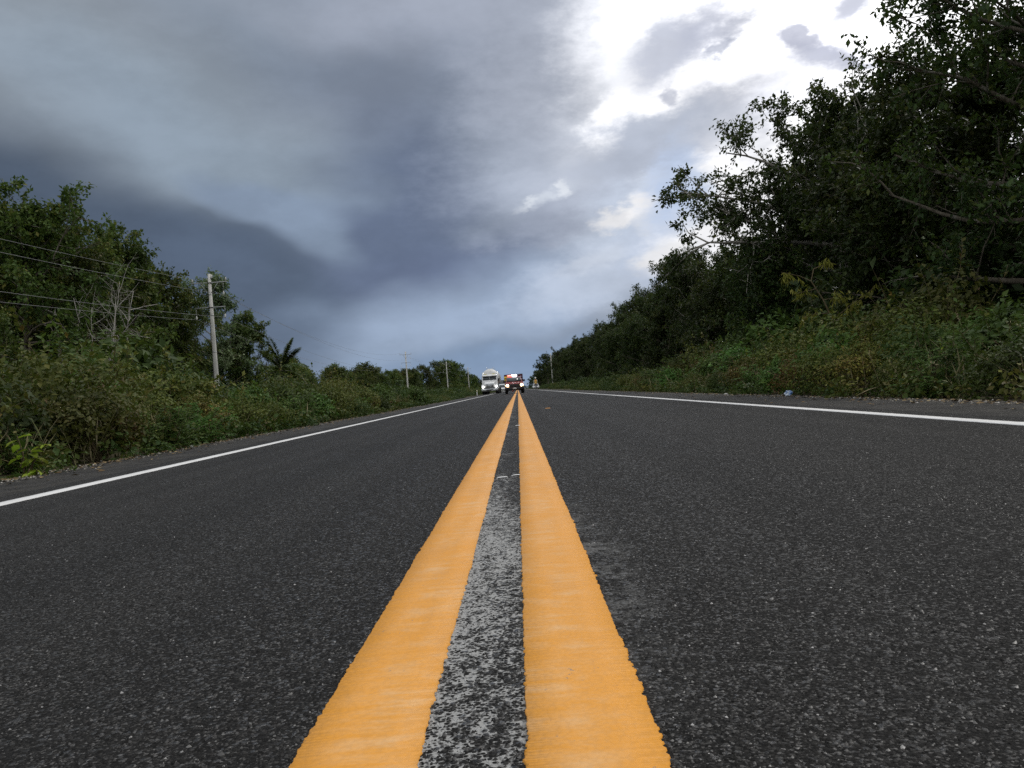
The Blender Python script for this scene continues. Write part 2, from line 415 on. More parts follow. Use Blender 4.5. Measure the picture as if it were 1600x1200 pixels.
def asphalt_mat(name, shoulder=False):
    t = NT(name)
    c = t.coord()
    sep = t.n('SeparateXYZ'); t.l(c, sep.inputs[0]); X, Y = sep.outputs[0], sep.outputs[1]
    vor = t.n('TexVoronoi', feature='F1'); t.l(c, vor.inputs['Vector']); vor.inputs['Scale'].default_value = 125.0; vor.inputs['Randomness'].default_value = 1.0
    vor2 = t.n('TexVoronoi', feature='F1'); t.l(c, vor2.inputs['Vector']); vor2.inputs['Scale'].default_value = 290.0
    fine = t.noise(c, 420.0, 2.0)
    patch = t.noise(c, 0.55, 5.0, 0.6)
    tyre = t.noise(t.scaled(c, (1.6, 0.03, 1.0)), 1.0, 3.0)
    cellr = t.n('SeparateColor'); t.l(vor.outputs['Color'], cellr.inputs[0])
    tone = t.ramp(cellr.outputs[0], [(0.0, (0.007, 0.007, 0.0065)), (0.55, (0.016, 0.0155, 0.015)), (0.8, (0.038, 0.037, 0.035)), (0.95, (0.085, 0.083, 0.08)), (1.0, (0.16, 0.157, 0.15))])
    cell2 = t.n('SeparateColor'); t.l(vor2.outputs['Color'], cell2.inputs[0])
    tone2 = t.ramp(cell2.outputs[0], [(0.0, (0.006, 0.006, 0.006)), (0.6, (0.018, 0.0175, 0.017)), (0.9, (0.06, 0.058, 0.055)), (1.0, (0.19, 0.185, 0.18))])
    base = t.mix(t.range(vor.outputs['Distance'], 0.30, 0.48), tone, tone2)
    base = t.mix(t.range(patch, 0.35, 0.68, 0, 0.30), base, (0.045, 0.043, 0.04))
    base = t.mix(t.range(tyre, 0.42, 0.66, 0, 0.45), base, (0.017, 0.017, 0.017))
    if shoulder:
        base = t.mix(t.range(t.noise(c, 2.2, 6.0, 0.65), 0.42, 0.7, 0.1, 0.55), base, (0.10, 0.094, 0.084))
    else:
        # thinned paint left on the stones between the two yellow lines, and overspray right of them
        gap = t.math('MULTIPLY', t.range(X, -0.172, -0.160), t.range(X, -0.016, -0.03))
        blot = t.noise(t.scaled(c, (30.0, 26.0, 30.0)), 1.0, 4.0, 0.62)
        broad = t.noise(t.scaled(c, (6.0, 1.6, 1.0)), 1.0, 3.0)
        near = t.math('MINIMUM', t.range(Y, 4.6, 2.5, -0.30, 0.03), t.range(Y, 1.0, 2.3, -0.10, 0.04))
        left = t.range(X, -0.165, -0.03, 0.10, -0.06)
        # stones stand out dark, the paint lies between them
        cover = t.math('ADD', t.math('ADD', blot, t.math('MULTIPLY', broad, 0.55)), t.math('ADD', left, near))
        low = t.math('ADD', t.range(vor.outputs['Distance'], 0.1, 0.6, -0.22, 0.22), t.range(cellr.outputs[1], 0, 1, -0.14, 0.14))
        film = t.range(t.math('ADD', cover, low), 0.78, 0.98, smooth=True)
        film = t.math('MULTIPLY', film, gap)
        spray = t.math('MULTIPLY', t.range(X, 0.30, 0.155), t.math('MULTIPLY', t.range(X, 0.12, 0.15), t.math('MULTIPLY', t.range(Y, 1.1, 1.9), t.range(Y, 3.6, 2.2))))
        spray = t.math('MULTIPLY', spray, t.range(t.math('ADD', blot, t.noise(c, 5.0, 3.0)), 0.95, 1.2))
        film = t.math('ADD', t.math('MULTIPLY', film, 0.95), t.math('MULTIPLY', spray, 0.4), True)
        base = t.mix(film, base, (0.40, 0.40, 0.39))
    h = t.math('ADD', t.math('MULTIPLY', t.math('SUBTRACT', 1.0, vor.outputs['Distance']), 1.0), t.math('MULTIPLY', t.math('SUBTRACT', 1.0, vor2.outputs['Distance']), 0.4))
    h = t.math('ADD', h, t.math('MULTIPLY', fine, 0.35))
    nrm = t.bump(h, 1.0, 0.006)
    shine = t.range(cellr.outputs[2], 0.82, 1.0)
    return t.done(t.bsdf(base, t.range(cellr.outputs[2], 0.7, 1.0, 0.85, 0.35), t.range(shine, 0, 1, 0.10, 0.75), normal=nrm))

M['asphalt'] = asphalt_mat('asphalt')
M['asphalt_edge'] = asphalt_mat('asphalt_edge', True)

def paint_mat(name, col, worn, xs=None):
    t = NT(name)
    c = t.coord()
    st = t.noise(t.scaled(c, (5.0, 34.0, 1.0)), 1.0, 6.0, 0.7)      # dragged sideways by the applicator
    wide = t.noise(t.scaled(c, (7.0, 3.0, 1.0)), 1.0, 3.0)
    w = t.math('MULTIPLY', t.range(st, 0.40, 0.75), t.range(wide, 0.36, 0.66))
    w = t.math('ADD', w, t.range(t.noise(t.scaled(c, (9.0, 14.0, 1.0)), 1.0, 5.0, 0.65), 0.5, 0.72, 0.0, 0.6), True)
    if xs:
        sep = t.n('SeparateXYZ'); t.l(c, sep.inputs[0])
        m = 0.5 * (xs[0] + xs[1])
        w = t.math('MULTIPLY', w, t.range(sep.outputs[0], xs[0], m, 0.15, 1.0) if xs[2] > 0 else t.range(sep.outputs[0], xs[1], m, 0.15, 1.0))
    colr = t.mix(t.math('MULTIPLY', w, 0.85), col, worn)
    colr = t.mix(t.range(t.noise(c, 1.7, 4.0), 0.4, 0.7, 0, 0.3), colr, tuple(0.82 * q for q in col))
    chip = t.range(t.math('ADD', t.noise(c, 85.0, 4.0, 0.7), t.math('MULTIPLY', t.noise(c, 6.0, 2.0), 0.5)), 0.97, 0.985)
    colr = t.mix(t.math('MULTIPLY', chip, 0.8), colr, (0.2, 0.19, 0.17))
    vp = t.n('TexVoronoi', feature='F1'); t.l(c, vp.inputs['Vector']); vp.inputs['Scale'].default_value = 115.0
    colr = t.mix(t.math('MULTIPLY', t.range(vp.outputs['Distance'], 0.45, 0.65), 0.09), colr, (0.16, 0.12, 0.07))
    grime = t.noise(t.scaled(c, (6.0, 1.5, 1.0)), 1.0, 6.0, 0.7)
    colr = t.mix(t.range(grime, 0.52, 0.75, 0.0, 0.18), colr, (0.22, 0.19, 0.15))
    h = t.math('SUBTRACT', t.math('ADD', t.math('MULTIPLY', st, 0.12), t.math('MULTIPLY', t.noise(c, 110.0, 4.0, 0.6), 0.5)), t.math('MULTIPLY', vp.outputs['Distance'], 0.55))
    return t.done(t.bsdf(colr, 0.55, 0.35, normal=t.bump(h, 0.4, 0.002)))
YEL = (0.76, 0.33, 0.036)
M['yellow_l'] = paint_mat('yellow_paint_west', YEL, (0.75, 0.49, 0.25), (-0.327, -0.162, 1))
M['yellow_r'] = paint_mat('yellow_paint_east', YEL, (0.75, 0.49, 0.25), (-0.022, 0.149, -1))
M['white_line'] = paint_mat('white_paint', (0.80, 0.80, 0.79), (0.62, 0.62, 0.6))

def ground_mat():
    t = NT('soil')
    c = t.coord()
    n = t.noise(c, 0.7, 7.0, 0.65)
    col = t.ramp(n, [(0.3, (0.05, 0.04, 0.028)), (0.5, (0.075, 0.065, 0.04)), (0.62, (0.05, 0.065, 0.025)), (0.8, (0.10, 0.095, 0.06))])
    return t.done(t.bsdf(col, 0.95, 0.1, normal=t.bump(t.noise(c, 12.0, 6.0, 0.7), 0.8, 0.05)))
M['soil'] = ground_mat()

def lattice(xs, ys, zf):
    xs = np.asarray(xs, float); ys = np.asarray(ys, float)
    gx, gy = np.meshgrid(xs, ys)
    v = np.stack([gx, gy, zf(gx, gy)], -1).reshape(-1, 3)
    nx, ny = len(xs), len(ys)
    i, j = np.meshgrid(np.arange(ny - 1), np.arange(nx - 1), indexing='ij')
    a = i * nx + j
    return v, np.stack([a, a + 1, a + nx + 1, a + nx], -1).reshape(-1, 4)

rg = np.random.default_rng(11)
xs = np.concatenate([-np.geomspace(3000, 8, 24), np.linspace(-6.5, 6.5, 14), np.geomspace(8, 3000, 24)])
ys = np.concatenate([-np.geomspace(1500, 20, 10), np.linspace(-10, 120, 66), np.geomspace(130, 5000, 24)])
mb = MB(); mb.add(*lattice(xs, ys, lambda x, y: -0.12 + 0.05 * np.sin(x * 0.9 + y * 0.31) * np.sin(y * 0.57) * (np.abs(x) > 6.4)))
tag(mb.build('ground', M['soil']), kind='structure')

ROAD_END = 1400.0
def ysamples(k, start=-6.0, end=ROAD_END, near=0.004):
    out = [start, -2.0, 0.3]
    y = 0.7
    while y < end:
        out.append(y); y += max(near, y * k)
    out.append(end)
    return np.array(out)

# carriageway: crowned sheet; the shoulders are older, dustier strips with a broken outer edge
ys = np.concatenate([np.linspace(-30, 60, 46), np.geomspace(63, ROAD_END, 40)])
mb = MB(); mb.add(*lattice(np.linspace(-3.9, 3.9, 13), ys, lambda x, y: -CROWN * np.abs(x)))
tag(mb.build('road', M['asphalt']), kind='structure')
for sgn in (-1, 1):
    ys2 = np.concatenate([np.linspace(-30, 3, 20), np.arange(3.1, 45, 0.12), np.geomspace(45.2, ROAD_END, 60)])
    n = len(ys2)
    rag = rg.normal(0, 1, n); rag = np.convolve(rag, [0.25, 0.5, 0.25], 'same') * 0.07 + np.interp(ys2, np.arange(-40, 1500, 2.7), rg.normal(0, 0.12, 571))
    cols = []
    for q, w in ((3.9, 0), (4.4, 0), (5.0, .3), (5.35, 1.0)):
        x = q + rag * w
        cols.append(np.stack([sgn * x, ys2, -CROWN * x - (0.008 if w == 1.0 else 0) + (0.0 if q > 3.9 else 0.0)], -1))
    x = 5.42 + rag
    cols.append(np.stack([sgn * x, ys2, np.full(n, -0.14)], -1))
    v = np.stack(cols, 1).reshape(-1, 3); nx = len(cols)
    i, j = np.meshgrid(np.arange(n - 1), np.arange(nx - 1), indexing='ij'); a = i * nx + j
    f = np.stack([a, a + 1, a + nx + 1, a + nx], -1).reshape(-1, 4)
    if sgn < 0: f = f[:, ::-1]
    mb = MB(); mb.add(v, f)
    tag(mb.build('road_shoulder', M['asphalt_edge']), kind='structure')

def strip(x0, x1, mat, name, label, teeth, k=0.004, th=0.0035, near=0.004, end=ROAD_END, seed=1, start=-6.0, y_only=None):
    """painted line with real thickness and torn edges"""
    g = np.random.default_rng(seed)
    y = ysamples(k, start, end, near) if y_only is None else y_only
    n = len(y)
    def edge():
        # the roller leaves teeth of one to two centimetres, the finer ones follow the stones
        e = np.interp(y, np.linspace(-6, 30, 3600), g.normal(0, 1, 3600)) * 0.42
        e += g.normal(0, 0.42, n)
        e += np.interp(y, np.linspace(-6, 30, 120), g.normal(0, 1, 120)) * 0.3
        calm = 0.35 + 0.9 * np.clip(np.interp(y, np.linspace(-6, 30, 420), g.random(420)) * 1.6 - 0.3, 0, 1)
        return e * calm * np.where(y > 30, 0.6, 1.0)
    e0, e1 = edge() * teeth, edge() * teeth
    q0, q1 = x0 + e0, x1 + e1
    cols = []
    for x, lift in ((q0 - 0.0015, -0.001), (q0, th), (q0 * .67 + q1 * .33, th + 0.0006), (q0 * .33 + q1 * .67, th + 0.0006), (q1, th), (q1 + 0.0015, -0.001)):
        cols.append(np.stack([x, y, -CROWN * np.abs(x) + lift], -1))
    v = np.stack(cols, 1).reshape(-1, 3)
    i, j = np.meshgrid(np.arange(n - 1), np.arange(5), indexing='ij'); a = i * 6 + j
    f = np.stack([a, a + 1, a + 7, a + 6], -1).reshape(-1, 4)
    mb = MB(); mb.add(v, f)
    o = mb.build(name, mat)
    return tag(o, label, 'road marking')

strip(-0.327, -0.162, M['yellow_l'], 'yellow_line', 'left of the two solid yellow lines down the middle of the road', 0.0030, seed=3, near=0.0028, k=0.0028)
strip(-0.022, 0.149, M['yellow_r'], 'yellow_line', 'right of the two solid yellow lines down the middle of the road', 0.0034, seed=4, near=0.0028, k=0.0028)
strip(-3.585, -3.425, M['white_line'], 'edge_line', 'white edge line along the left shoulder', 0.006, k=0.006, near=0.02, seed=5)
strip(3.425, 3.585, M['white_line'], 'edge_line', 'white edge line along the right shoulder', 0.006, k=0.006, near=0.02, seed=6)

# stray setting-out marks and paint drips
def small_mark(x, y, w, l, mat, label, seed):
    n = 10
    strip(x - w / 2, x + w / 2, mat, 'paint_mark', label, 0.006, seed=seed, y_only=np.linspace(y - l / 2, y + l / 2, n))
small_mark(0.607, 17.45, 0.10, 0.34, M['yellow_r'], 'small yellow paint mark alone on the right lane', 20)
small_mark(-0.115, 4.31, 0.05, 0.035, M['white_line'], 'left of two short white dashes between the yellow lines', 21)
small_mark(-0.045, 4.36, 0.04, 0.035, M['white_line'], 'right of two short white dashes between the yellow lines', 22)
small_mark(-0.035, 10.2, 0.05, 0.13, M['white_line'], 'tiny white dash between the yellow lines further up the road', 23)

# loose and standing aggregate of the new surface, true relief close to the eye
def aggregate():
    g = np.random.default_rng(77)
    n = 62000
    y = 0.82 * np.exp(g.random(n) * math.log(6.0 / 0.82))
    x = g.uniform(-1, 1, n) * (0.35 + 0.72 * y) + 0.02 * y
    keep = ~((x > -0.331) & (x < -0.158)) & ~((x > -0.026) & (x < 0.153))
    x, y = x[keep], y[keep]; n = len(x)
    r = g.uniform(0.0014, 0.0040, n) * np.where(g.random(n) < 0.04, 1.6, 1.0)
    a = g.uniform(0, 6.28, n)
    ang = a[:, None] + np.arange(4)[None] * (math.pi / 2) + g.normal(0, 0.25, (n, 4))
    rr = r[:, None] * g.uniform(0.7, 1.3, (n, 4))
    z0 = -CROWN * np.abs(x)
    ring = np.stack([x[:, None] + np.cos(ang) * rr, y[:, None] + np.sin(ang) * rr, np.repeat((z0 - 0.001)[:, None], 4, 1) + g.uniform(0, 0.0008, (n, 4))], -1)
    top = np.stack([x + g.normal(0, .3, n) * r, y + g.normal(0, .3, n) * r, z0 + r * g.uniform(0.35, 0.85, n)], -1)[:, None]
    v = np.concatenate([ring, top], 1)
    f = np.array([(0, 1, 4), (1, 2, 4), (2, 3, 4), (3, 0, 4)])
    F = (f[None] + (np.arange(n) * 5)[:, None, None]).reshape(-1, 3)
    t = NT('aggregate')
    at = t.n('Attribute', attribute_name='tint').outputs['Fac']
    col = t.ramp(at, [(0, (0.008, 0.008, 0.008)), (0.7, (0.028, 0.027, 0.026)), (0.93, (0.075, 0.073, 0.07)), (0.985, (0.15, 0.147, 0.14)), (1, (0.40, 0.39, 0.38))])
    mat = t.done(t.bsdf(col, t.range(at, 0.5, 1, 0.8, 0.4), t.range(at, 0.5, 1, 0.08, 0.6)))
    mb = MB(); mb.add(v.reshape(-1, 3), F, np.repeat(g.random(n), 4))
    tag(mb.build('aggregate', mat), 'loose dark and pale stone chips standing in the asphalt surface', 'gravel', kind='stuff')
aggregate()

def edge_gravel():
    g = np.random.default_rng(78)
    n = 9000
    y = 5.0 * np.exp(g.random(n) * math.log(70 / 5.0))
    sg = np.where(g.random(n) < 0.5, -1, 1)
    x = sg * (5.3 + g.normal(0, 0.16, n) - 0.35 * (g.random(n) < 0.25) * g.random(n))
    r = g.uniform(0.004, 0.016, n)
    ang = np.arange(5)[None] * (2 * math.pi / 5) + g.normal(0, 0.25, (n, 5))
    rr = r[:, None] * g.uniform(0.7, 1.3, (n, 5))
    z0 = np.maximum(-CROWN * np.abs(x), -0.12) - 0.002
    z0 = np.where(np.abs(x) > 5.36, -0.105, z0)
    ring = np.stack([x[:, None] + np.cos(ang) * rr, y[:, None] + np.sin(ang) * rr, np.repeat(z0[:, None], 5, 1)], -1)
    top = np.stack([x + g.normal(0, .3, n) * r, y + g.normal(0, .3, n) * r, z0 + r * g.uniform(0.6, 1.1, n)], -1)[:, None]
    F = (np.array([(i, (i + 1) % 5, 5) for i in range(5)])[None] + (np.arange(n) * 6)[:, None, None]).reshape(-1, 3)
    t = NT('limestone_gravel')
    at = t.n('Attribute', attribute_name='tint').outputs['Fac']
    mat = t.done(t.bsdf(t.ramp(at, [(0, (0.05, 0.046, 0.04)), (0.6, (0.14, 0.13, 0.115)), (0.9, (0.3, 0.28, 0.25)), (1, (0.55, 0.53, 0.5))]), 0.85, 0.2))
    mb = MB(); mb.add(np.concatenate([ring, top], 1).reshape(-1, 3), F, np.repeat(g.random(n), 5))
    tag(mb.build('gravel', mat), 'pale gravel scattered along the outer edges of both shoulders', 'gravel', kind='stuff')
edge_gravel()

# ------------------------------------------------------------------ trees
def curve(g, p0, d0, length, n, bend=(0, 0, 0), wob=0.12):
    """wandering polyline"""
    p = [np.array(p0, float)]; d = np.array(d0, float); d /= np.linalg.norm(d)
    st = length / (n - 1)
    for i in range(n - 1):
        d = d + np.array(bend) / (n - 1) + g.normal(0, wob, 3); d /= np.linalg.norm(d)
        p.append(p[-1] + d * st)
    return np.array(p)

class Crown:
    def __init__(self): self.p, self.d, self.s, self.t = [], [], [], []
    def spray(self, g, pts, n, size, spread, tint_mid):
        """n leaves along a twig"""
        pts = np.asarray(pts); m = len(pts) - 1
        u = np.clip(g.random(n) ** 0.7, 0, 0.999) * m
        i = u.astype(int); w = (u - i)[:, None]
        p = pts[i] * (1 - w) + pts[i + 1] * w + g.normal(0, spread, (n, 3))
        ax = pts[-1] - pts[0]; ax = ax / max(np.linalg.norm(ax), 1e-6)
        d = ax[None] * 0.6 + g.normal(0, 0.7, (n, 3)) + np.array([0, 0, -0.25])
        self.p.append(p); self.d.append(d); self.s.append(size * g.uniform(0.6, 1.25, n)); self.t.append(np.clip(g.normal(tint_mid, 0.2, n), 0, 1))
    def build(self, mb, g, width=0.45, rich=False):
        if not self.p: return
        mb.leaves(np.concatenate(self.p), np.concatenate(self.d), np.concatenate(self.s), width, np.concatenate(self.t), g, rich=rich)

def tree_mesh(seed, H, r0, base, rad, limbs, subs, twigs, per, leaf, spread=0.11, lean=(0, 0), width=0.45, extra=None, topdrop=0.15, tw_len=0.7, clear=0.0):
    g = np.random.default_rng(seed)
    wood, crown = MB(), Crown()
    tp = curve(g, (0, 0, -0.15), (lean[0], lean[1], 1), H * 0.9 + 0.15, 9, (0, 0, 0.25), 0.06)
    tr = np.linspace(r0, r0 * 0.18, 9); tr[0] *= 1.35
    wood.tube(tp, tr, 9)
    L = []
    for i in range(limbs):
        f = base + (0.99 - base) * ((i + g.random() * 0.6) / limbs)
        q = f * 8; k = min(int(q), 7); p0 = tp[k] * (1 - (q - k)) + tp[k + 1] * (q - k)
        az = i * 2.39996 + g.normal(0, 0.35)
        prof = math.sin(math.pi * min(1, 0.22 + 0.78 * (f - base) / (1 - base)) ** 0.9) * 0.55 + 0.5
        ln = rad * prof * g.uniform(0.7, 1.15)
        rise = 0.25 + 0.75 * (f - base) / (1 - base) + g.normal(0, 0.12)
        L.append((p0, (math.cos(az), math.sin(az), rise), ln, r0 * 0.42 * (1.15 - 0.75 * f), 1.0))
    for e in (extra or []): L.append(e)
    for p0, d0, ln, rr, dens in L:
        lp = curve(g, p0, d0, ln, 7, (0, 0, g.normal(0.05, 0.35)), 0.14)
        wood.tube(lp, np.linspace(rr, rr * 0.25, 7), 6, cap=False)
        for s in range(int(subs * dens)):
            u = g.uniform(0.25, 1.0) * 6; k = min(int(u), 5)
            q0 = lp[k] * (1 - (u - k)) + lp[k + 1] * (u - k)
            ax = lp[k + 1] - lp[k]; ax /= np.linalg.norm(ax)
            dd = ax * 0.6 + g.normal(0, 0.6, 3) + np.array([0, 0, 0.25])
            sl = ln * g.uniform(0.25, 0.5); sub_t = g.uniform(0.12, 0.7)
            sp = curve(g, q0, dd, sl, 5, (0, 0, 0.1), 0.2)
            wood.tube(sp, np.linspace(rr * 0.32, rr * 0.1, 5), 4, cap=False)
            for w_ in range(twigs):
                v_ = g.uniform(0.2, 1.0) * 4; k2 = min(int(v_), 3)
                t0 = sp[k2] * (1 - (v_ - k2)) + sp[k2 + 1] * (v_ - k2)
                td = (sp[k2 + 1] - sp[k2]) / max(np.linalg.norm(sp[k2 + 1] - sp[k2]), 1e-6) * 0.5 + g.normal(0, 0.7, 3) + np.array([0, 0, 0.15])
                tpz = curve(g, t0, td, tw_len * g.uniform(0.6, 1.3), 4, (0, 0, -0.3), 0.2)
                wood.tube(tpz, np.linspace(0.012, 0.005, 4), 3, cap=False)
                if clear and tpz[-1][2] < clear and g.random() < 0.8: continue
                crown.spray(g, tpz, int(per * g.uniform(0.6, 1.3)), leaf, spread, sub_t + 0.12 * g.random() + 0.1 * (tpz[-1][2] / H))
    cm = MB(); crown.build(cm, g, width)
    return wood, cm

TREES = {}
def proto(key, wood_mat, leaf_m, *a, **k):
    w, c = tree_mesh(*a, **k)
    wm = w.mesh(key + '_trunk', True); wm.materials.append(M[wood_mat])
    cm = c.mesh(key + '_crown'); cm.materials.append(M[leaf_m])
    TREES[key] = (wm, cm)

def tree(key, name, x, y, s, rz, label, group=None, z=-0.12, crown_mat=None):
    t = empty(name, (x, y, z), rz, s)
    link_mesh('trunk', TREES[key][0], t); c = link_mesh('crown', TREES[key][1], t)
    if crown_mat:
        c.material_slots[0].link = 'OBJECT'; c.material_slots[0].material = M[crown_mat]
    return tag(t, label, 'tree', group)

A = np.array
# broad dense forest trees (heights about 12 m at scale 1)
proto('broad', 'bark', 'leaf_forest', 101, 12.0, 0.22, 0.22, 4.3, 28, 7, 6, 26, 0.23, width=0.55)
proto('broad_b', 'bark', 'leaf_forest', 102, 11.5, 0.20, 0.16, 4.0, 28, 7, 6, 26, 0.22, width=0.55)
proto('tall', 'bark', 'leaf_forest', 103, 13.0, 0.24, 0.28, 3.6, 26, 7, 6, 25, 0.23, width=0.55)
proto('slim', 'bark_pale', 'leaf_forest', 104, 10.5, 0.14, 0.2, 2.7, 22, 6, 6, 26, 0.2, width=0.55)
proto('low', 'bark', 'leaf_forest', 105, 7.0, 0.14, 0.1, 3.0, 22, 6, 6, 26, 0.21, width=0.55)
# the tree whose long crooked limb reaches out over the verge
proto('reaching', 'bark_pale', 'leaf_forest', 106, 13.0, 0.30, 0.33, 5.0, 30, 8, 6, 26, 0.22, width=0.55,
      extra=[(A((-0.2, 0, 6.3)), (-1, 0.02, 0.10), 7.2, 0.13, 1.3), (A((-0.2, 0, 7.2)), (-1, -0.05, 0.36), 6.9, 0.11, 1.5), (A((0, 0, 8.3)), (-0.9, -0.1, 0.6), 5.8, 0.11, 1.5),
             (A((-2.8, 0, 6.9)), (-0.8, 0.1, 0.6), 4.0, 0.07, 1.3), (A((0, 0, 7.8)), (-1, 0.15, 0.5), 5.2, 0.1, 1.4)])
proto('overhang', 'bark', 'leaf_forest', 107, 14.5, 0.28, 0.16, 5.2, 36, 8, 6, 27, 0.19, width=0.55)
# left side
proto('spreading', 'bark', 'leaf_left', 108, 12.5, 0.26, 0.34, 5.0, 28, 8, 6, 27, 0.25, width=0.6)
proto('rounded', 'bark', 'leaf_left', 109, 12.0, 0.22, 0.2, 4.2, 28, 7, 6, 27, 0.25, width=0.6)
proto('airy', 'bark_pale', 'leaf_pale', 110, 12.0, 0.17, 0.3, 3.2, 20, 6, 6, 20, 0.25, width=0.55)
proto('scrub', 'bark', 'leaf_left', 111, 5.5, 0.1, 0.12, 2.6, 18, 6, 6, 20, 0.24, width=0.55)

# left trees: (proto, x, y, scale, turn, label)
LEFT = [
    ('spreading', -27.0, 45.0, 1.0, 1.4, 'broad dark crowned tree at the far left edge, its top highest on that side'),
    ('rounded', -27.8, 51.0, 1.06, 3.0, 'rounded dark tree joining the high crown at the left from behind'),
    ('rounded', -25.0, 35.5, 0.66, 2.0, 'lower leafy tree below the high crown at the left edge'),
    ('rounded', -31.5, 57.0, 1.02, 1.2, 'dense green tree with pointed top behind the bare grey saplings'),
    ('spreading', -27.8, 58.5, 1.03, 3.4, 'leafy green tree just left of the near concrete pole'),
    ('rounded', -28.6, 66.5, 1.02, 3.1, 'full green tree whose top meets the crossarm of the near concrete pole'),
    ('airy', -27.8, 75.0, 1.12, 0.7, 'grey green open crowned tree right behind the near concrete pole'),
    ('rounded', -26.4, 77.0, 0.74, 5.2, 'short rounded tree between the near concrete pole and the palm'),
]
for k, x, y, s, rz, lab in LEFT: tree(k, 'forest_tree', x, y, s, rz, lab)
gl = np.random.default_rng(5)
for i, (x, y, s) in enumerate([(-33, 37, .8), (-36, 47, .9), (-38, 62, .92), (-36, 72, .9), (-35, 82, .8), (-30, 49, .7), (-27, 28, .6), (-33, 90, .62), (-40, 80, .85)]):
    tree(('rounded', 'spreading')[i % 2], 'forest_tree', x, y, s, gl.uniform(0, 6.28), 'dark green tree deep in the wood behind the left verge', 'trees deep in the left wood')
SCRUB = [(-27, 89, 1.0), (-26, 94, .85), (-29, 99, 1.0), (-27, 109, .8), (-29, 113, 1.0), (-27, 120, .75), (-24, 128, .8), (-28, 138, .95), (-24, 141, .8), (-28, 152, 1.0), (-28, 167, .9), (-24, 184, 1.0), (-29, 204, 1.2), (-28, 222, 1.3), (-26, 104, .95), (-25, 116, .9), (-28, 124, 1.05), (-25, 133, 1.1), (-27, 146, 1.05), (-25, 158, 1.1), (-26, 176, 1.1), (-25, 195, 1.2), (-27, 214, 1.3),
         (-25, 232, 1.55), (-25, 250, 1.8), (-23, 268, 1.95), (-24, 286, 2.0), (-22, 305, 1.9), (-21, 330, 1.6), (-20, 360, 1.4), (-19, 400, 1.3), (-18, 450, 1.2), (-17, 520, 1.2)]
for x, y, s in SCRUB:
    tree('scrub' if y < 225 else 'low', 'scrub_tree', x + gl.normal(0, 1), y, s * (0.75 if y > 225 else 1), gl.uniform(0, 6.28),
         'low scrubby tree between the palm and the second power pole' if y < 165 else 'low scrubby tree between the second and third power poles' if y < 236 else 'distant rounded tree beyond the third power pole on the left',
         'low trees between palm and second pole' if y < 165 else 'low trees between second and third poles' if y < 236 else 'distant trees beyond the third pole', crown_mat='leaf_left')

# right forest wall
RIGHT = [
    ('overhang', 14.6, 22.5, 1.0, 0.5, 'tallest dark tree at the right edge, its crown running out of the top'),
    ('reaching', 15.4, 38.5, 0.98, 0.0, 'tall tree with long crooked bare limb reaching left over the verge'),
    ('broad', 15.2, 30.0, 0.97, 1.7, 'dark dense tree between the edge tree and the one with the long limb'),
    ('broad', 16.6, 42.0, 1.06, 0.9, 'broad dark crown rising right behind the long crooked limb'),
    ('slim', 12.9, 55.5, 0.86, 2.2, 'slender tree whose leafy tip stands below the long crooked limb'),
    ('broad_b', 14.2, 66.0, 0.92, 0.3, 'round topped dark tree left of the slender one in the right treeline'),
    ('broad_b', 14.0, 90.0, 0.9, 4.1, 'dark tree standing out at the first step of the receding right treeline'),
    ('slim', 12.0, 118.0, 0.84, 5.0, 'small topped tree far along the right treeline before the far pole'),
    ('broad', 11.2, 300.0, 1.02, 2.8, 'farthest tree on the right with pale leaning trunk above the flagman'),
]
for k, x, y, s, rz, lab in RIGHT: tree(k, 'forest_tree', x, y, s, rz, lab)
FILL = [('low', 14, 46, 1.0), ('broad', 18, 50, .8), ('broad_b', 17, 58, .78), ('low', 12.5, 48, .8), ('broad', 17, 74, .82), ('low', 13, 80, 1.05), ('broad', 15, 100, .82), ('low', 12.5, 100, .95),
        ('broad_b', 14.5, 110, .8), ('broad', 14, 128, .8), ('low', 12, 138, 1.05), ('broad_b', 13, 150, .82), ('broad', 13, 165, .8), ('low', 11.5, 178, 1.1), ('broad_b', 13, 192, .84), ('broad', 13, 210, .84),
        ('broad_b', 13, 232, .86), ('broad', 13, 256, .9), ('broad_b', 14, 280, .9), ('low', 9.5, 335, .9), ('low', 9.5, 380, 1.0), ('broad', 12, 330, .8), ('broad_b', 12, 420, .8), ('low', 9, 480, .9),
        ('broad', 21, 27, 1.0), ('broad_b', 20, 36, 1.0), ('broad', 22, 45, .95), ('tall', 19, 19, 1.0), ('broad', 24, 20, 1.0), ('broad_b', 24, 56, .85), ('broad', 21, 66, .8), ('low', 12.5, 38, .85), ('low', 13.5, 28, .9),
        ('low', 16, 17.5, .95), ('broad_b', 27, 34, 1.0), ('broad', 29, 50, .9), ('tall', 18, 13, 1.0), ('broad_b', 17.5, 86, .8), ('low', 11.8, 64, .8), ('low', 11.6, 74, .8), ('low', 11.6, 90, .8)]
gr_ = np.random.default_rng(6)
for k, x, y, s in FILL:
    if k == 'low': lab, grp = 'low bushy tree at the foot of the dark forest wall on the right', 'bushy trees at the forest foot'
    elif x > 16.9: lab, grp = 'dark tree standing deep inside the forest on the right', 'trees deep in the right forest'
    else: lab, grp = 'dark tree in the receding treeline far along the right side', 'trees of the receding right treeline'
    tree(k, 'forest_tree', x, y, s, gr_.uniform(0, 6.28), lab, grp)

